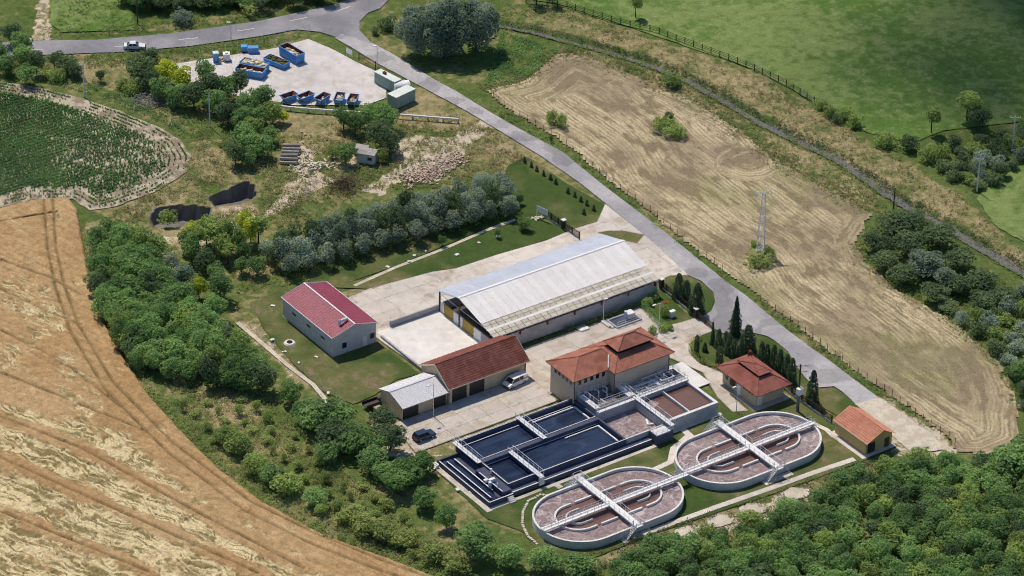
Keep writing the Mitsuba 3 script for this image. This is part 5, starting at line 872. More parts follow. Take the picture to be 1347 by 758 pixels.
# ------------------------------------------------------------------ trees and plants
def crown(seed, n, w, h, base, nl, leaf, up=.3, jit=.55, inner=.22, asp=1.15, rl=(.13, .29)):
    rs = np.random.default_rng(seed); L = []
    ch = h - base
    for i in range(nl):
        for _ in range(40):
            d = rs.normal(size=3); d /= np.linalg.norm(d); q = d * rs.uniform(.35, .72) * [w / 2, w / 2, ch / 2] + [0, 0, base + ch * .52]
            if all(np.linalg.norm((q - o)[:3]) > .22 * w for o, _ in L): break
        L.append((q, rs.uniform(*rl) * w * (1 - .25 * abs(q[2] - base - ch / 2) / ch)))
    L.append((np.array([0, 0, base + ch * .48]), (rl[1] - .03) * w))
    C = np.array([l[0] for l in L]); R = np.array([l[1] for l in L]); k = rs.choice(len(L), n, p=R ** 2 / (R ** 2).sum())
    d = rs.normal(size=(n, 3)); d[:, 2] += up; d /= np.linalg.norm(d, axis=1, keepdims=True)
    rad = R[k] * (1 - inner * rs.uniform(0, 1, n) ** 1.5) * rs.uniform(.92, 1.12, n)
    P = C[k] + d * rad[:, None] * [1, 1, min(1.0, .55 + .5 * ch / w)]; P[:, 2] = np.maximum(P[:, 2], .08 + .12 * rs.random(n))
    N = d + rs.normal(size=(n, 3)) * jit
    return cards(P, N, leaf * rs.uniform(.6, 1.35, n), rs, asp)
def trunk(seed, h, base, w, r):
    rs = np.random.default_rng(seed + 99); M = MB(); top = np.array([rs.normal() * .1, rs.normal() * .1, base + (h - base) * .45]); M.tube((0, 0, -.2), top, r, r * .55, 6)
    for i in range(4): a = rs.uniform(0, 6.28); M.tube(top * [.7, .7, .7 + .08 * i], top + [math.cos(a) * w * .28, math.sin(a) * w * .28, (h - base) * rs.uniform(.1, .3)], r * .45, r * .15, 4)
    return M.mesh()
def conifer(seed, n, w, h, leaf, kind):
    rs = np.random.default_rng(seed); t = rs.uniform(0, 1, n) ** (1.35 if kind != 'column' else 1.0); a = rs.uniform(0, 2 * np.pi, n)
    if kind == 'spruce': whorl = 13; ph = (t * whorl) % 1; R = w / 2 * (1 - t) ** .9 * (.55 + .45 * (1 - ph)) * (.85 + .3 * np.sin(a * 5 + np.floor(t * whorl) * 2.1)); z = .25 + (h - .3) * t - .12 * R
    elif kind == 'thuja': R = w / 2 * np.sin(np.pi * np.clip(.12 + .88 * (1 - t), 0, 1) * .52) ** .8 * (.85 + .22 * np.sin(a * 6 + t * 9)); z = .1 + (h - .1) * t
    else: R = w / 2 * np.clip((1 - t) * 4.5, 0, 1) ** .6 * (.9 + .12 * np.sin(a * 4 + t * 7)); z = .05 + (h - .05) * t
    R = R * (1 - .3 * rs.uniform(0, 1, n) ** 2); d = np.column_stack([np.cos(a), np.sin(a), np.zeros(n)]); P = d * R[:, None] + np.column_stack([np.zeros((n, 2)), z])
    N = d + [0, 0, .55 if kind != 'column' else .3] + rs.normal(size=(n, 3)) * .45
    return cards(P, N, leaf * rs.uniform(.6, 1.3, n), rs, 1.3)
PROTO = {}
def proto(kind, mk, mat, n, w, h, tr=None):
    PROTO[kind] = (w, h, [mikit.ply(mk(100 * len(PROTO) + i), mat) for i in range(n)], [mikit.ply(tr(100 * len(PROTO) + i), 'bark') for i in range(2)] if tr else None)
for kind, mat, n, w, h, b, nl, cnt, leaf, jit in (('locust', 'leaf_locust', 5, 4.6, 5.2, .7, 13, 1500, .40, .6), ('fresh', 'leaf_fresh', 4, 4.4, 5.0, .7, 13, 1400, .40, .6), ('round', 'leaf_deep', 3, 4.2, 4.6, .9, 9, 1700, .34, .4), ('willow', 'leaf_willow', 5, 3.9, 6.6, .3, 17, 1500, .34, .6), ('yellow', 'leaf_yellow', 2, 3.6, 5.0, .8, 9, 1100, .36, .6), ('scrub', 'leaf_scrub', 3, 3.2, 3.0, .1, 9, 750, .34, .75), ('dark', 'leaf_dark', 3, 4.4, 5.0, .6, 11, 1500, .38, .6), ('tall', 'leaf_fresh', 2, 3.6, 7.2, 2.4, 9, 1100, .38, .6)):
    proto(kind, lambda s, n=cnt, w=w, h=h, b=b, nl=nl, leaf=leaf, jit=jit: crown(s, n, w, h, b, nl, leaf, jit=jit), mat, n, w, h, lambda s, h=h, b=b, w=w: trunk(s, h, b, w, .13))
proto('giant', lambda s: crown(s, 9000, 13.5, 14.0, -1.0, 34, .60, jit=.55, inner=.15, rl=(.10, .19)), 'leaf_willow', 3, 12.0, 14.0, lambda s: trunk(s, 14, 2, 12, .4))
for kind, mat, cnt, w, h, leaf in (('bush', 'leaf_fresh', 700, 3.0, 2.1, .30), ('dark_bush', 'leaf_dark', 800, 3.0, 2.1, .30), ('pale_bush', 'leaf_willow', 700, 3.0, 2.1, .28), ('yellow_bush', 'leaf_yellow', 600, 3.0, 2.1, .30), ('dry_bush', 'leaf_scrub', 600, 3.0, 2.1, .30)):
    proto(kind, lambda s, n=cnt, w=w, h=h, leaf=leaf: crown(s, n, w, h, -.3, 10, leaf, jit=.6), mat, 3, w, h)
proto('spruce', lambda s: conifer(s, 1700, 3.4, 8.5, .42, 'spruce'), 'leaf_conifer', 2, 3.4, 8.5, lambda s: trunk(s, 9, .5, .4, .15)); proto('thuja', lambda s: conifer(s, 1300, 2.4, 5.5, .32, 'thuja'), 'leaf_conifer', 3, 2.4, 5.5); proto('column', lambda s: conifer(s, 700, 1.1, 4.2, .24, 'column'), 'leaf_conifer', 2, 1.1, 4.2)
VX, VY = 6.2, 7.2
def plant(kind, name, label, cat, base, h, w, group=None):
    pw, ph, cs, ts = PROTO[kind]; k = thing(name, label, cat, group); p = base if len(base) == 3 else at(*base)
    M = T().translate(list(map(float, p))).rotate([0, 0, 1], float(rng.uniform(0, 360))).scale([w / pw * rng.uniform(.93, 1.07), w / pw * rng.uniform(.93, 1.07), h / ph])
    c = cs[rng.integers(len(cs))]
    if ts: scene[k + '__crown'] = {**c, 'to_world': M}; scene[k + '__trunk'] = {**ts[rng.integers(len(ts))], 'to_world': M}
    else: scene[k] = {**c, 'to_world': M}
    return k
def seen(kind, name, label, cat, cx, cy, wpx, h, group=None):      # placed by where its crown's middle was surveyed
    return plant(kind, name, label, cat, (cx, cy + .5 * h * VX - .1 * wpx), h, wpx / VY, group)
GAPS = [(905, 700), (949, 685), (991, 670), (1046, 650)]
struct('sand_track', sheet_mesh(rough_edge(unary_union([poly([(a - 19, b - 2), (a - 4, b - 9), (a + 17, b - 7), (a + 20, b + 2), (a + 2, b + 7), (a - 16, b + 9)]) for a, b in GAPS]), .5, .6, 88), .02), 'gravel_mat', 'bare pale sand showing in gaps along the edge of the wood')
def scatter(kinds, name, label, cat, pts, gap, hr, wr, group, most=300):
    pg = Polygon(pts); x0, y0, x1, y1 = pg.bounds; out = []; tries = 0; rs = np.random.default_rng(int(abs(x0 * 7 + y0 * 13)))
    while tries < 6000 and len(out) < most:
        tries += 1; x, y = rs.uniform(x0, x1), rs.uniform(y0, y1)
        if not pg.contains(Point(x, y)) or any(abs(x - a) < 24 and -14 < y - b < 19 for a, b in GAPS): continue
        if any(((x - a) / VY) ** 2 + ((y - b) / 3.8) ** 2 < gap * gap for a, b in out): continue
        out.append((x, y)); h, w = rs.uniform(*hr), rs.uniform(*wr)
        kd = kinds[rs.integers(len(kinds))]; lb = label(kd, x, y, h) if callable(label) else label; seen(kd, name, lb, cat, x, y, w * VY, h, group + ', ' + lb if callable(label) else group)
# lower right wood, thickets on the left
def third(x, a, b): return ('left end', 'middle', 'right end')[int(min(2, max(0, (x - a) / (b - a) * 3)))]
TONE = {'locust': 'feathery mid green', 'fresh': 'bright yellowish green', 'round': 'dense deep green', 'dark': 'dull dark green', 'willow': 'silvery', 'scrub': 'light green', 'tall': 'slender bright green', 'yellow': 'yellow green', 'bush': 'green', 'dark_bush': 'dark green'}
def wood_label(kd, x, y, h):
    w = 'beside the ditch path' if y < 700 - (x - 860) * .3 + 18 and x < 1090 else 'behind the yellow house' if 1080 <= x < 1215 and y < 650 else 'below the mown field at the right edge' if x >= 1215 and y < 650 else 'at the bottom edge left of the middle of the wood' if x < 1000 and y > 735 else 'at the bottom edge right of the middle of the wood' if y > 735 else 'inside the left half of the wood' if x < 1090 else 'inside the right half of the wood'
    return TONE[kd] + (' taller' if h > 4.3 else ' lower') + ' tree ' + w
def thicket_label(kd, x, y, h):
    w = 'at the wheat side of' if x < 150 + (y - 300) * .35 else 'at the lower end of' if y > 455 else 'at the top of' if y < 350 else 'in the middle of'
    return TONE[kd] + (' taller' if h > 5.3 else ' lower') + ' tree ' + w + ' the left thicket'
scatter(['locust'] * 8 + ['fresh'] * 2 + ['round', 'dark'], 'wood_tree', wood_label, 'tree', [(790, 792), (815, 745), (856, 722), (900, 718), (962, 690), (1030, 672), (1085, 648), (1125, 624), (1165, 616), (1206, 606), (1240, 602), (1267, 612), (1310, 605), (1400, 600), (1400, 792)], 3.05, (3.4, 5.2), (3.8, 5.4), 'trees of the bottom right wood')
scatter(['locust'] * 6 + ['fresh', 'dark', 'round'], 'thicket_tree', thicket_label, 'tree', [(122, 312), (150, 300), (205, 325), (222, 372), (255, 405), (300, 440), (335, 470), (352, 500), (320, 508), (240, 495), (185, 480), (150, 430), (126, 375)], 2.6, (4.2, 6.5), (4.2, 6.0), 'trees of the left thicket')
for x, y, w, h, kd, lab in ((240, 365, 34, 5.5, 'willow', 'silvery grey tree in the middle of the left thicket'), (225, 350, 30, 5.0, 'willow', 'pale grey green tree at the upper side of the left thicket'), (262, 380, 26, 4.5, 'yellow', 'yellowish tree at the right side of the left thicket'), (246, 402, 28, 4.5, 'yellow', 'yellow green tree in front of the silvery thicket tree'), (290, 380, 40, 6.0, 'locust', 'tall light green tree nearest the metal hall'), (283, 410, 36, 5.5, 'locust', 'green tree below the light green tree by the hall')):
    seen(kd, 'thicket_tree', lab, 'tree', x, y, w, h)
for x, y, w, h, kd in ((385, 520, 40, 4.5, 'round'), (402, 545, 40, 4.5, 'locust'), (414, 553, 56, 5.5, 'locust'), (447, 551, 54, 5.5, 'locust'), (440, 580, 54, 5.0, 'dark'), (470, 585, 52, 5.0, 'round'), (490, 592, 46, 4.6, 'round'), (503, 556, 46, 5.2, 'dark'), (514, 580, 46, 5.2, 'dark'), (490, 608, 46, 4.5, 'locust'), (540, 626, 56, 5.0, 'round'), (522, 640, 52, 4.6, 'round'), (553, 612, 40, 4.6, 'round'), (560, 660, 40, 4.2, 'round'), (430, 600, 40, 4.2, 'locust'), (505, 625, 36, 4.0, 'locust')):
    seen(kd, 'garden_tree', TONE[kd] + ' tree in the belt left of the garages, ' + ('near the hall lawn' if y < 556 else 'near the dark blue car' if x > 480 and y < 600 else 'near the basins' if x > 495 else 'at its wheat field side'), 'tree', x, y, w, h, 'garage belt trees, ' + kd + ('hall' if y < 556 else 'car' if x > 480 and y < 600 else 'basin' if x > 495 else 'wheat'))
seen('round', 'single_tree', 'small round tree with bare trunk standing alone below the tree belt', 'tree', 587, 684, 30, 4.2); seen('locust', 'single_tree', 'big green tree at the bottom edge left of the near ditch', 'tree', 625, 722, 60, 6.5); seen('locust', 'single_tree', 'yellowish green bush tree right of the big bottom tree', 'tree', 672, 738, 42, 4.5); seen('locust', 'single_tree', 'green tree at the bottom edge below the near ditch', 'tree', 715, 742, 48, 4.5); seen('locust', 'single_tree', 'low green tree at the bottom edge left of the wood', 'tree', 762, 748, 46, 4.0)
scatter(['scrub', 'scrub', 'dry_bush', 'fresh'], 'scrub_bush', lambda kd, x, y, h: {'scrub': 'pale', 'dry_bush': 'olive', 'fresh': 'bright'}[kd] + (' taller' if h > 2 else ' low') + ' bush in the scrub by the wheat, ' + third(x + y, 770, 1270), 'bush', [(225, 520), (262, 530), (330, 520), (395, 575), (430, 620), (500, 650), (560, 700), (545, 735), (470, 700), (400, 660), (330, 610), (270, 575)], 3.2, (1.0, 2.4), (1.4, 2.9), 'bushes of the scrub strip')
for x, y, w, h in ((297, 577, 32, 3.6), (315, 587, 38, 3.8), (337, 614, 36, 3.6), (354, 626, 36, 3.6), (377, 640, 42, 4.0), (414, 658, 36, 3.4)): seen(('locust', 'fresh')[int(x) % 2], 'field_edge_tree', 'bushy green tree along the edge of the wheat field', 'tree', x, y, w, h, 'trees along the wheat edge')
for x, y, w, h in ((485, 694, 44, 3.6), (507, 704, 40, 3.4), (530, 712, 40, 3.2), (572, 730, 38, 3.4), (460, 680, 40, 3.0), (600, 745, 36, 2.8)): seen('scrub', 'field_edge_bush', 'yellow green bush at the lower edge of the wheat field', 'bush', x, y, w, h, 'bushes at the lower wheat edge')
# willow row and its neighbours
F0, F1 = np.array((380, 362.)), np.array((668, 284.))
for i in range(13):
    f = i / 12; b = F0 + (F1 - F0) * f + rng.normal(size=2) * (1.5, 1.2); plant('willow', 'row_tree', 'silvery green tree in the front line of the tree row, ' + third(i, 0, 13), 'tree', tuple(b), 5.0 + rng.uniform(-.5, .6), 3.9, 'front line of the silvery tree row, ' + third(i, 0, 13))
for j, (dx, dy) in enumerate(((-3, -10), (-9, -20))):
    for i in range(17):
        f = i / 16; b = F0 + (0, 0) + (F1 - F0) * f + (dx, dy) + rng.normal(size=2) * (2, 1.5); kd = 'willow' if rng.random() < .75 else 'dark'; plant(kd, 'row_tree', 'tall ' + TONE[kd] + ' tree in the ' + ('second', 'rear')[j] + ' line of the tree row, ' + third(i, 0, 17), 'tree', tuple(b), 7.4 + rng.uniform(-.8, .9), 4.0 + rng.uniform(-.4, .6), ('second', 'rear')[j] + ' line of the silvery tree row, ' + kd + ' ' + third(i, 0, 17))
for x, y, w, h, kd in ((262, 318, 34, 6.5, 'tall'), (282, 312, 34, 7.0, 'tall'), (300, 308, 30, 7.4, 'tall'), (322, 300, 34, 7.0, 'yellow'), (340, 303, 34, 6.5, 'tall'), (252, 330, 34, 5.5, 'locust'), (320, 330, 26, 4.0, 'locust'), (338, 352, 30, 4.2, 'locust'), (318, 350, 24, 3.6, 'locust'), (352, 330, 24, 4.5, 'willow'), (362, 340, 26, 4.5, 'dark'), (300, 335, 28, 4.5, 'tall'), (330, 308, 30, 6.0, 'yellow'), (272, 304, 32, 6.5, 'fresh'), (312, 316, 30, 6.0, 'fresh'), (292, 326, 30, 5.5, 'fresh'), (245, 318, 30, 5.5, 'fresh'), (270, 345, 30, 4.6, 'dark'), (285, 358, 26, 3.5, 'locust')):
    seen(kd, 'tall_tree', TONE[kd] + ' tree left of the silvery row, ' + ('upper' if y < 320 else 'lower') + ' side, ' + third(x, 248, 366), 'tree', x, y, w, h, 'trees above the metal hall, ' + kd + (' upper ' if y < 320 else ' lower ') + third(x, 248, 366))
seen('yellow', 'yellow_bush', 'yellow flowering bush at the edge of the earth pit', 'bush', 255, 301, 30, 2.2); seen('bush', 'pit_bush', 'green bush growing inside the left earth pit', 'bush', 222, 287, 34, 2.6)
for x, y, w, h, lab in ((582, 317, 12, 2.4, 'small young tree on the lawn strip above the barn'), (690, 296, 22, 2.8, 'round shrub tree right of the small young tree'), (683, 262, 14, 2.6, 'little tree between the tree row and entrance sign'), (655, 307, 12, 2.2, 'little tree on the lawn beside the driveway')): seen('round', 'lawn_tree', lab, 'tree', x, y, w, h)
for x, y in ((690, 212), (699, 218), (706, 223), (715, 229), (724, 234), (731, 240), (747, 252), (756, 257), (764, 263), (772, 268), (781, 275), (768, 280)): plant('thuja', 'young_thuja', 'tiny dark conifer sapling in the line along the lane side lawn', 'shrub', (x, y + 2), 1.3, .8, 'line of conifer saplings')
# conifers
plant('spruce', 'spruce_tree', 'tall dark pointed spruce behind the control house', 'tree', (967, 441), 8.6, 3.4)
for bx_, by, h, w, kd, lab in ((983, 463, 5.8, 3.6, 'thuja', 'broad dark conifer right of the tall spruce'), (916, 466, 4.3, 1.1, 'column', 'slim columnar cypress at the left end of the conifer island'), (927, 462, 1.9, 1.2, 'thuja', 'small dark conifer beside the slim cypress'), (937, 453, 5.0, 1.5, 'spruce', 'narrow dark conifer nearest the sliding gate'), (945, 458, 4.2, 1.8, 'thuja', 'green conifer right of the narrow gate conifer'), (954, 461, 4.2, 1.8, 'thuja', 'olive conifer in the middle of the island clump'), (959, 466, 4.4, 1.9, 'thuja', 'conifer in front of the tall spruce'), (966, 470, 4.0, 1.9, 'thuja', 'conifer at the front of the island clump by the house'), (946, 479, 4.0, 1.6, 'column', 'dark cypress at the left corner of the control house roof'), (974, 472, 3.6, 1.8, 'thuja', 'low conifer touching the back of the control house')): plant(kd, 'conifer', lab, 'tree', (bx_, by), h, w)
for bx_, by, h, w in ((1001, 480, 5.0, 2.0), (1008, 484, 5.2, 2.0), (1017, 488, 5.6, 2.1), (1025, 493, 5.6, 2.0), (1034, 499, 5.4, 2.1), (1041, 505, 5.6, 2.1)): plant('thuja', 'conifer', 'dark pointed conifer in the dense row right of the control house', 'tree', (bx_, by), h, w, 'conifer row right of the control house')
plant('thuja', 'conifer', 'single dark conical conifer between transformer pole and lane', 'tree', (1068, 530), 7.0, 2.5)
for bx_, by, h, w, lab in ((892, 392, 5.4, 2.6, 'left dark conifer on the rounded lawn island'), (902, 396, 4.6, 2.4, 'middle dark conifer on the rounded lawn island'), (916, 411, 6.4, 3.3, 'big right dark conifer on the rounded lawn island')): plant('thuja', 'conifer', lab, 'tree', (bx_, by), h, w)
# clipped hedges and shrubs by the lawns
def hedge(lab, pts, w, h, mat='leaf_locust', n=70):
    k = thing('hedge', lab, 'hedge'); L = line(pts); m = int(L.length * n); t = rng.uniform(0, L.length, m); Q = np.array([L.interpolate(x).coords[0] for x in t]); a = rng.uniform(0, 2 * np.pi, m); z = rng.uniform(0, 1, m); rr = w / 2 * np.sqrt(1 - np.clip(z, 0, .95) ** 4) * rng.uniform(.8, 1.05, m)
    P = np.column_stack([Q[:, 0] + np.cos(a) * rr, Q[:, 1] + np.sin(a) * rr, z * h * rng.uniform(.9, 1.05, m)]); N = np.column_stack([np.cos(a), np.sin(a), .2 + 1.6 * z ** 3]) + rng.normal(size=(m, 3)) * .4; add(k, cards(P, N, rng.uniform(.18, .36, m), rng), mat)
hedge('curved clipped hedge around the conifer island', [(921, 445), (911, 452), (909, 461), (913, 468), (922, 476), (934, 482), (945, 486)], 1.3, 1.1, 'leaf_scrub'); hedge('row of green shrubs between the grit pit and fenced lawn', [(842, 399), (850, 408), (858, 417), (868, 428), (876, 434)], 1.6, 1.3); hedge('dark climbing hedge along the foot of the barn wall', [(745, 436), (775, 427), (805, 416), (838, 403)], 1.0, 1.2, 'leaf_dark')
for x, y, w, h, lab in ((852, 398, 16, 1.7, 'bright shrub at the top of the fenced lawn patch'), (875, 410, 14, 2.4, 'dark shrub beside the red topped lamp on the lawn patch'), (858, 436, 16, 1.6, 'green shrub at the lower end of the shrub row'), (872, 432, 15, 1.6, 'round shrub near the lower lawn corner'), (861, 390, 18, 1.6, 'low shrub next to the barn corner'), (881, 431, 12, 1.3, 'small shrub at the lawn corner by the driveway')): seen('bush', 'shrub', lab, 'shrub', x, y, w, h)
k = thing('electric_cabinet', 'small grey electric cabinet on the fenced lawn patch', 'cabinet'); c = at(884, 417); part(k, 'body', MB().obox(c, E1, 1.1, .7, 0, 1.3).mesh(), 'galv'); part(k, 'top', MB().obox(c, E1, 1.2, .8, 1.3, 1.4).mesh(), 'white_paint')
k = thing('orange_marker', 'orange windsock on the lawn patch lamp post', 'windsock'); c = at(866.5, 437) + [*(E1 * .9), 6.2]; add(k, MB().tube(c, c + [*(E1 * 1.1), -.25], .28, .16, 8).mesh(), 'orange')
# top of the picture and depot trees
for x, y, w, h, lab in ((548, 38, 66, 12.5, 'left crown of the huge silvery willow group by the road'), (585, 35, 84, 14.5, 'middle crown of the huge silvery willow group by the road'), (626, 32, 70, 13.0, 'right crown of the huge silvery willow group by the road')): seen('giant', 'willow_tree', lab, 'tree', x, y, w, h)
seen('dark_bush', 'roadside_bush', 'dark bush at the left foot of the huge willows', 'bush', 507, 32, 34, 2.6); seen('dark_bush', 'roadside_bush', 'small dark bush on the verge left of the willows', 'bush', 493, 41, 16, 1.6)
for x, y, w, h, kd in ((185, 95, 46, 6.2, 'dark'), (210, 118, 40, 5.0, 'locust'), (255, 128, 44, 6.0, 'dark'), (275, 118, 42, 6.4, 'dark'), (298, 118, 42, 6.0, 'locust'), (316, 112, 34, 5.8, 'dark'), (330, 140, 46, 6.0, 'locust'), (347, 130, 40, 5.6, 'locust'), (342, 155, 36, 4.8, 'locust'), (300, 150, 40, 5.2, 'dark'), (320, 185, 48, 5.6, 'locust'), (340, 195, 44, 5.4, 'locust'), (310, 205, 36, 5.0, 'dark'), (327, 210, 30, 4.0, 'locust'), (355, 178, 30, 4.0, 'locust'), (232, 128, 40, 5.0, 'locust'), (282, 135, 40, 5.6, 'locust'), (358, 150, 36, 5.0, 'fresh'), (322, 160, 40, 5.2, 'locust'), (198, 108, 36, 5.0, 'dark'), (268, 96, 34, 5.4, 'locust'), (330, 172, 40, 5.0, 'fresh')): seen(kd, 'depot_tree', TONE[kd] + ' tree in the depot clump, ' + ('near the small skips' if x > 315 and y < 165 else 'above the earth pits' if y > 168 else 'at its left end' if x < 240 else 'in its middle'), 'tree', x, y, w, h, 'depot trees, ' + kd + str(x // 80))
for x, y, w, h, lab in ((218, 98, 40, 6.0, 'bright yellow green tree left in the depot clump'), (238, 105, 38, 5.8, 'bright yellow green tree right in the depot clump'), (372, 155, 20, 2.6, 'small bright yellow green bush at the end of the pipeline')): seen('yellow', 'yellow_tree', lab, 'tree', x, y, w, h)
for x, y, w, h, kd in ((452, 158, 34, 5.0, 'round'), (468, 166, 34, 5.2, 'round'), (485, 155, 40, 5.6, 'locust'), (505, 158, 44, 6.0, 'locust'), (500, 180, 44, 6.0, 'dark'), (512, 192, 34, 4.6, 'dark'), (455, 205, 36, 4.5, 'round'), (437, 200, 22, 3.0, 'scrub'), (503, 205, 22, 3.2, 'scrub')): seen(kd, 'hut_tree', 'green tree around the small whitewashed hut', 'tree', x, y, w, h, 'trees around the hut')
scatter(['dark', 'locust'], 'roadside_tree', 'dense tree at the left edge below the main road', 'tree', [(-20, 55), (15, 45), (50, 80), (48, 105), (10, 100), (-20, 95)], 3.4, (4.0, 5.8), (4, 5.5), 'trees at the left edge below the road')
for x, y, w, h, kd in ((72, 80, 30, 4.0, 'dark'), (88, 88, 36, 3.6, 'dark'), (100, 95, 28, 3.0, 'dark'), (75, 100, 30, 2.6, 'bush'), (132, 100, 16, 2.8, 'dark'), (160, 110, 24, 2.4, 'bush'), (175, 118, 28, 2.4, 'bush'), (195, 78, 40, 3.6, 'dark')): seen(kd, 'verge_bush', 'dark green bush on the slope between corn field and road', 'bush', x, y, w, h, 'bushes between corn and road')
seen('pale_bush', 'silver_bush', 'rounded silvery green bush above the main road', 'bush', 238, 23, 46, 3.4); seen('dry_bush', 'roadside_bush', 'olive rounded bush above the road near the top', 'bush', 328, 12, 36, 2.8)
scatter(['dark', 'locust', 'dark'], 'far_hedge_tree', 'dark tree in the hedge line along the top edge left', 'tree', [(150, -12), (330, -18), (480, -30), (450, -8), (330, 4), (260, 6), (190, 6)], 2.0, (3.4, 5.0), (4, 5.5), 'hedge trees along the top left')
seen('tall', 'pasture_tree', 'slender dark tree at the pasture fence near the top', 'tree', 836, 8, 24, 5.6); seen('dark', 'top_tree', 'dark tree at the top edge left of the pasture', 'tree', 705, -8, 30, 5.5); seen('dark', 'top_tree', 'second dark tree at the top edge by the rail fence', 'tree', 727, -6, 26, 5.0)
# mown field, stream and right edge bushes
for x, y, w, h, kd, lab in ((884, 107, 38, 2.6, 'bush', 'green bush at the upper edge of the mown field'), (872, 165, 40, 2.4, 'bush', 'large spreading bush in the mown field, left part'), (888, 176, 38, 2.2, 'bush', 'large spreading bush in the mown field, right part'), (880, 156, 18, 2.8, 'dark_bush', 'upright dark bush on top of the spreading field bush'), (725, 155, 20, 3.0, 'bush', 'left of two small upright bushes near the lane fence'), (738, 160, 20, 2.8, 'bush', 'right of two small upright bushes near the lane fence'), (725, 182, 7, 1.4, 'dark_bush', 'tiny dark bush at the lane fence'), (998, 346, 46, 2.2, 'dry_bush', 'brownish round bush below the lattice pylon'), (1012, 330, 18, 1.6, 'bush', 'small green bush at the foot of the pylon'), (993, 322, 16, 1.2, 'bush', 'little bush left of the pylon foot')): seen(kd, 'field_bush', lab, 'bush', x, y, w, h)
for x, y, w, h, kd, lab in ((1175, 300, 60, 4.6, 'dark', 0), (1150, 322, 44, 4.0, 'dark', 0), (1200, 298, 50, 4.4, 'dark', 0), (1165, 345, 44, 4.2, 'dark', 0), (1195, 325, 50, 4.5, 'dark', 0), (1235, 315, 54, 4.2, 'dark', 0), (1262, 345, 50, 3.8, 'dark', 0), (1190, 365, 46, 3.8, 'dark', 0), (1230, 390, 46, 3.6, 'dark', 0), (1262, 378, 46, 3.8, 'dark', 0), (1290, 372, 44, 3.4, 'dark', 0), (1290, 400, 46, 3.4, 'dark', 0), (1320, 395, 46, 3.4, 'dark', 0)): seen(kd, 'stream_tree', 'dark leafy tree in the thicket beside the stream, ' + ('upper left part' if x < 1200 and y < 335 else 'lower left part' if x < 1200 else 'upper right part' if y < 350 else 'lower right part'), 'tree', x, y, w, h, 'dark trees of the stream thicket, ' + ('upper left part' if x < 1200 and y < 335 else 'lower left part' if x < 1200 else 'upper right part' if y < 350 else 'lower right part'))
for x, y, w, h, lab in ((1220, 352, 52, 5.2, 'pale silvery tree standing out in the dark stream thicket'), (1208, 345, 36, 4.6, 'smaller silvery tree beside the pale one in the stream thicket'), (1245, 368, 36, 4.0, 'silvery tree at the lower side of the stream thicket')): seen('willow', 'silver_tree', lab, 'tree', x, y, w, h)
scatter(['dark_bush', 'dark', 'bush', 'pale_bush'], 'bank_bush', 'dark bush on the bank between the stream and mown field at the right edge', 'bush', [(1245, 405), (1300, 415), (1345, 380), (1390, 400), (1390, 560), (1345, 540), (1325, 480), (1290, 440)], 3.0, (1.6, 3.4), (3, 4.8), 'bushes of the right bank')
for x, y, w, h, kd, lab in ((1325, 612, 60, 6.0, 'locust', 'big yellow green tree at the right edge below the mown field'), (1348, 600, 54, 6.0, 'locust', 'tall tree cut by the right edge above the wood'), (1340, 492, 30, 4.5, 'locust', 'green tree at the right edge of the mown field')): seen(kd, 'edge_tree', lab, 'tree', x, y, w, h)
for x, y, w, h, kd in ((1079, 138, 20, 2.2, 'bush'), (1092, 147, 22, 2.4, 'bush'), (1112, 150, 28, 2.8, 'bush'), (1125, 160, 28, 2.8, 'bush'), (1100, 158, 20, 1.8, 'dark_bush')): seen(kd, 'fence_bush', 'yellow green bush at the end of the rail fence', 'bush', x, y, w, h, 'bushes at the end of the rail fence')
for x, y, w, h, kd, lab in ((1165, 184, 36, 3.2, 'bush', 'rounded bush by the stream below the pasture'), (1196, 190, 32, 3.2, 'dark_bush', 'dark rounded bush right of the stream bush'), (1225, 158, 30, 6.4, 'tall', 'slender dark tree with visible trunk below the pasture'), (1272, 142, 46, 6.8, 'tall', 'taller slender tree at the right of the pasture'), (1288, 158, 36, 5.4, 'dark', 'dark tree right of the slender trees')): seen(kd, 'pasture_edge_tree', lab, 'tree', x, y, w, h)
scatter(['dark_bush', 'bush', 'pale_bush', 'dark'], 'corner_bush', 'dark shrub in the overgrown corner below the pasture at the right', 'bush', [(1215, 200), (1260, 185), (1310, 178), (1390, 150), (1390, 215), (1330, 225), (1285, 250), (1240, 230)], 2.7, (1.6, 3.6), (3, 4.6), 'shrubs of the overgrown right corner')
# rough growth: weeds, grass clumps, reeds
NO_GROW = unary_union([g[0].buffer(1.2) for g in pits] + [poly([(a - 18, b), (a, b - 9), (a + 18, b), (a, b + 12)]) for a, b in GAPS] + [stream_line.buffer(1.3)])
def clumps(name, label, pts, n, hr, wr, mat, k=9, leaf=.26):
    pg = poly(pts); x0, y0, x1, y1 = pg.bounds; Q = rng.uniform((x0, y0), (x1, y1), (n * 4, 2)); Q = Q[shapely.contains_xy(pg, Q[:, 0], Q[:, 1])]; keep = meshkit.noise(np.column_stack([Q * .45, np.zeros(len(Q))]), 5) > rng.uniform(.15, .75, len(Q)); Q = Q[keep][:n]; Q = Q[~shapely.contains_xy(NO_GROW, Q[:, 0], Q[:, 1])]; m = len(Q)
    if not m: return
    h, w = rng.uniform(*hr, m), rng.uniform(*wr, m); d = rng.normal(size=(m, k, 3)); d[..., 2] = np.abs(d[..., 2]) + .1; d /= np.linalg.norm(d, axis=-1, keepdims=True)
    P = np.column_stack([Q, np.zeros(m)])[:, None] + d * np.stack([w / 2, w / 2, h], -1)[:, None] * rng.uniform(.55, 1.0, (m, k, 1)); N = d + rng.normal(size=d.shape) * .5
    struct(name, cards(P.reshape(-1, 3), N.reshape(-1, 3), (leaf * rng.uniform(.6, 1.4, (m, k))).ravel(), rng), mat, label, kind='stuff')
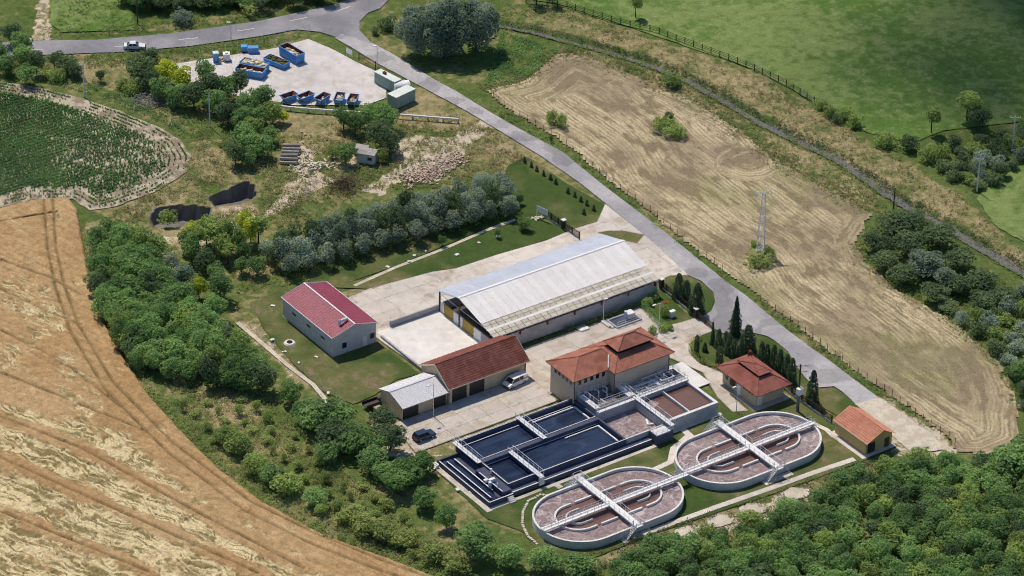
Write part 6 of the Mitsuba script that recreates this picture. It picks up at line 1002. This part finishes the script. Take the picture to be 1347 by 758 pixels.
W1 = [(225, 505), (345, 515), (420, 585), (520, 680), (620, 735), (600, 758), (520, 738), (430, 704), (350, 660), (290, 612), (235, 560), (195, 512)]
clumps('scrub_weeds', 'mixed green weeds in the scrub strip by the wheat', W1, 1500, (.3, .9), (.6, 1.5), 'leaf_scrub'); clumps('scrub_grass', 'dry grass tufts in the scrub strip by the wheat', W1, 1300, (.2, .6), (.5, 1.1), 'leaf_straw'); clumps('scrub_weeds', 'low leafy weeds in the scrub strip', W1, 700, (.4, 1.2), (.7, 1.6), 'leaf_locust')
W2 = [(690, 752), (780, 728), (860, 700), (1010, 652), (1120, 612), (1180, 600), (1180, 625), (1090, 655), (960, 700), (860, 745), (780, 770)]
clumps('reeds', 'dark reedy weeds between the ditch path and the wood', W2, 2600, (.4, 1.1), (.6, 1.4), 'leaf_reed'); clumps('weeds', 'green weeds between the ditch path and the wood', W2, 1200, (.3, .8), (.6, 1.3), 'leaf_grass')
W3 = [(658, 165), (640, 140), (700, 168), (760, 212), (830, 262), (905, 326), (955, 362), (972, 378), (950, 368), (860, 296), (796, 246), (735, 200)]
clumps('verge_grass', 'green grass verge between lane and mown field', [(640, 132), (660, 140), (740, 190), (800, 240), (860, 284), (905, 324), (950, 356), (965, 372), (945, 362), (860, 292), (794, 242), (740, 199), (671, 162), (647, 148)], 2300, (.2, .6), (.5, 1.2), 'leaf_grass')
clumps('verge_grass', 'green grass verge beside the lower end of the lane', [(982, 385), (1000, 394), (1060, 440), (1122, 490), (1154, 509), (1198, 542), (1226, 566), (1220, 566), (1155, 520), (1122, 496), (1070, 458), (1032, 430)], 1500, (.2, .6), (.5, 1.2), 'leaf_grass'); clumps('verge_weeds', 'darker weeds along the mown field fence', [(790, 232), (860, 284), (905, 324), (955, 360), (965, 370), (900, 330), (858, 295), (800, 250)], 260, (.5, 1.2), (.8, 1.8), 'leaf_locust'); clumps('verge_weeds', 'darker weeds along the lower lane fence', [(990, 386), (1060, 438), (1122, 488), (1198, 540), (1190, 545), (1120, 495), (1056, 446)], 260, (.5, 1.2), (.8, 1.6), 'leaf_locust')
for lab, pts, n, mat in (('rough grass tufts on the far stream bank', [(660, 10), (740, 8), (1010, 105), (1150, 190), (1260, 255), (1347, 330), (1347, 350), (1250, 290), (1150, 232), (1045, 172), (950, 120), (850, 72), (760, 45), (660, 24)], 3200, 'leaf_straw'), ('green tufts on the far stream bank', [(660, 10), (740, 8), (1010, 105), (1150, 190), (1260, 255), (1347, 330), (1347, 350), (1250, 290), (1150, 232), (1045, 172), (950, 120), (850, 72), (760, 45), (660, 24)], 2200, 'leaf_grass'), ('green tufts on the near stream bank', [(730, 68), (760, 56), (850, 85), (950, 135), (1000, 165), (1100, 212), (1150, 250), (1160, 285), (1090, 255), (1000, 192), (880, 118), (780, 76)], 2600, 'leaf_grass'), ('lush green growth beside the huge willows', [(640, 110), (660, 40), (735, 66), (725, 80), (690, 103), (645, 116)], 1500, 'leaf_locust'), ('grass tufts around the dump ground', [(260, 170), (380, 180), (470, 150), (600, 150), (650, 170), (700, 205), (660, 245), (470, 250), (400, 300), (280, 300), (200, 300), (130, 290), (240, 230)], 3000, 'leaf_grass'), ('dry tufts around the dump ground', [(260, 170), (380, 180), (470, 150), (600, 150), (650, 170), (700, 205), (660, 245), (470, 250), (400, 300), (280, 300), (200, 300), (130, 290), (240, 230)], 3000, 'leaf_straw'), ('weeds on the slope between corn field and depot', [(0, 98), (60, 108), (110, 122), (160, 138), (215, 162), (245, 185), (262, 180), (330, 215), (345, 190), (290, 160), (200, 130), (110, 100), (0, 80)], 2400, 'leaf_locust'), ('verge grass along the main road', [(0, 78), (101, 72), (161, 70), (252, 62), (340, 50), (408, 44), (366, 60), (270, 76), (180, 86), (60, 92)], 1500, 'leaf_grass'), ('grass above the main road', [(-10, 50), (126, 49), (227, 40), (340, 25), (470, -8), (440, -12), (330, 8), (220, 28), (70, 42)], 1700, 'leaf_grass'), ('tall meadow grass above the road', [(68, -15), (175, -5), (180, 40), (80, 42)], 300, 'leaf_grass'), ('undergrowth below the silvery tree row', [(300, 330), (380, 340), (480, 315), (660, 262), (670, 284), (520, 330), (400, 372), (310, 385)], 1500, 'leaf_scrub'), ('grass tufts on the right bank', [(1240, 330), (1347, 385), (1347, 470), (1260, 410)], 900, 'leaf_grass')):
    clumps('rough_grass', lab, pts, n, (.15, .5), (.5, 1.2), mat, 8)
def along(name, label, pts, n, off, spread, hr, wr, mat, k=9):
    L = line(pts); a = rng.uniform(0, L.length, n); Q = np.array([L.interpolate(x).coords[0] for x in a]); Q2 = np.array([L.interpolate(min(x + .5, L.length)).coords[0] for x in a]); d = Q2 - Q; d /= np.linalg.norm(d, axis=1, keepdims=True) + 1e-9
    o = rng.normal(size=n) * spread + off; Q = Q + np.column_stack([-d[:, 1], d[:, 0]]) * o[:, None]; h, w = rng.uniform(*hr, n), rng.uniform(*wr, n); e = rng.normal(size=(n, k, 3)); e[..., 2] = np.abs(e[..., 2]) + .1; e /= np.linalg.norm(e, axis=-1, keepdims=True)
    P = np.column_stack([Q, np.full(n, -.1)])[:, None] + e * np.stack([w / 2, w / 2, h], -1)[:, None] * rng.uniform(.55, 1.0, (n, k, 1)); struct(name, cards(P.reshape(-1, 3), (e + rng.normal(size=e.shape) * .5).reshape(-1, 3), (.26 * rng.uniform(.6, 1.4, (n, k))).ravel(), rng), mat, label, kind='stuff')
along('bank_weeds', 'dark weeds on the far bank edge of the stream', STREAM_PX, 900, 1.5, .5, (.3, .9), (.6, 1.4), 'leaf_reed'); along('bank_weeds', 'green weeds on the near bank edge of the stream', STREAM_PX, 800, -1.5, .5, (.2, .7), (.6, 1.3), 'leaf_grass'); along('bank_weeds', 'dark weeds hanging into the stream', STREAM_PX, 260, .9, .5, (.3, .7), (.6, 1.3), 'leaf_dark')
HE = [(636, 119), (690, 105), (722, 80), (731, 69), (768, 72), (811, 88), (867, 112), (907, 128), (993, 185), (1023, 213), (1099, 253), (1150, 280)]
along('field_edge_grass', 'straw coloured grass along the upper edge of the mown field', HE, 1100, 0, 1.8, (.15, .5), (.5, 1.1), 'leaf_straw'); along('field_edge_grass', 'green grass along the upper edge of the mown field', HE, 1100, .8, 2.2, (.15, .5), (.5, 1.1), 'leaf_grass')
HR = [(1128, 320), (1143, 347), (1187, 382), (1233, 408), (1274, 437), (1303, 463), (1320, 480), (1342, 530)]
along('field_edge_grass', 'rough grass along the right edge of the mown field', HR, 700, 0, 1.4, (.2, .7), (.5, 1.3), 'leaf_grass'); along('field_edge_weeds', 'weeds along the edge of the wheat field', [(112, 300), (112, 330), (122, 380), (140, 430), (165, 475), (195, 520), (235, 565), (290, 620), (350, 665), (430, 708), (520, 740), (600, 772)], 900, 1.0, .8, (.2, .8), (.5, 1.3), 'leaf_scrub')
# a cloud whose shadow lies over the pasture
cs = S(0, 0); ALT = 2800.0; off = SUN / SUN[2] * ALT
M = MB(); cl = np.random.default_rng(5)
n_ = 0
while n_ < 150:
    px, py = cl.uniform(1010, 1620), cl.uniform(-190, 190)
    if cl.random() > np.clip((px - 1010 + (40 - py) * .55) / 300, 0, 1) * np.clip((210 - py) / 120, 0, 1): continue
    n_ += 1; r = cl.uniform(3.5, 7.5); m = trimesh.creation.icosphere(2, 1.0); v = m.vertices * [r, r, r * .6]; v *= (1 + .6 * (meshkit.fbm(m.vertices * 2 + px, 3, seed=2) - .5))[:, None]; M.put(v + at(px, py) + off + [0, 0, cl.uniform(0, 12)], m.faces)
flat('cloud_white', (.9, .9, .9)); struct('cloud', M.mesh(), 'cloud_white', 'white cloud high above the pasture', smooth=True, kind='stuff')
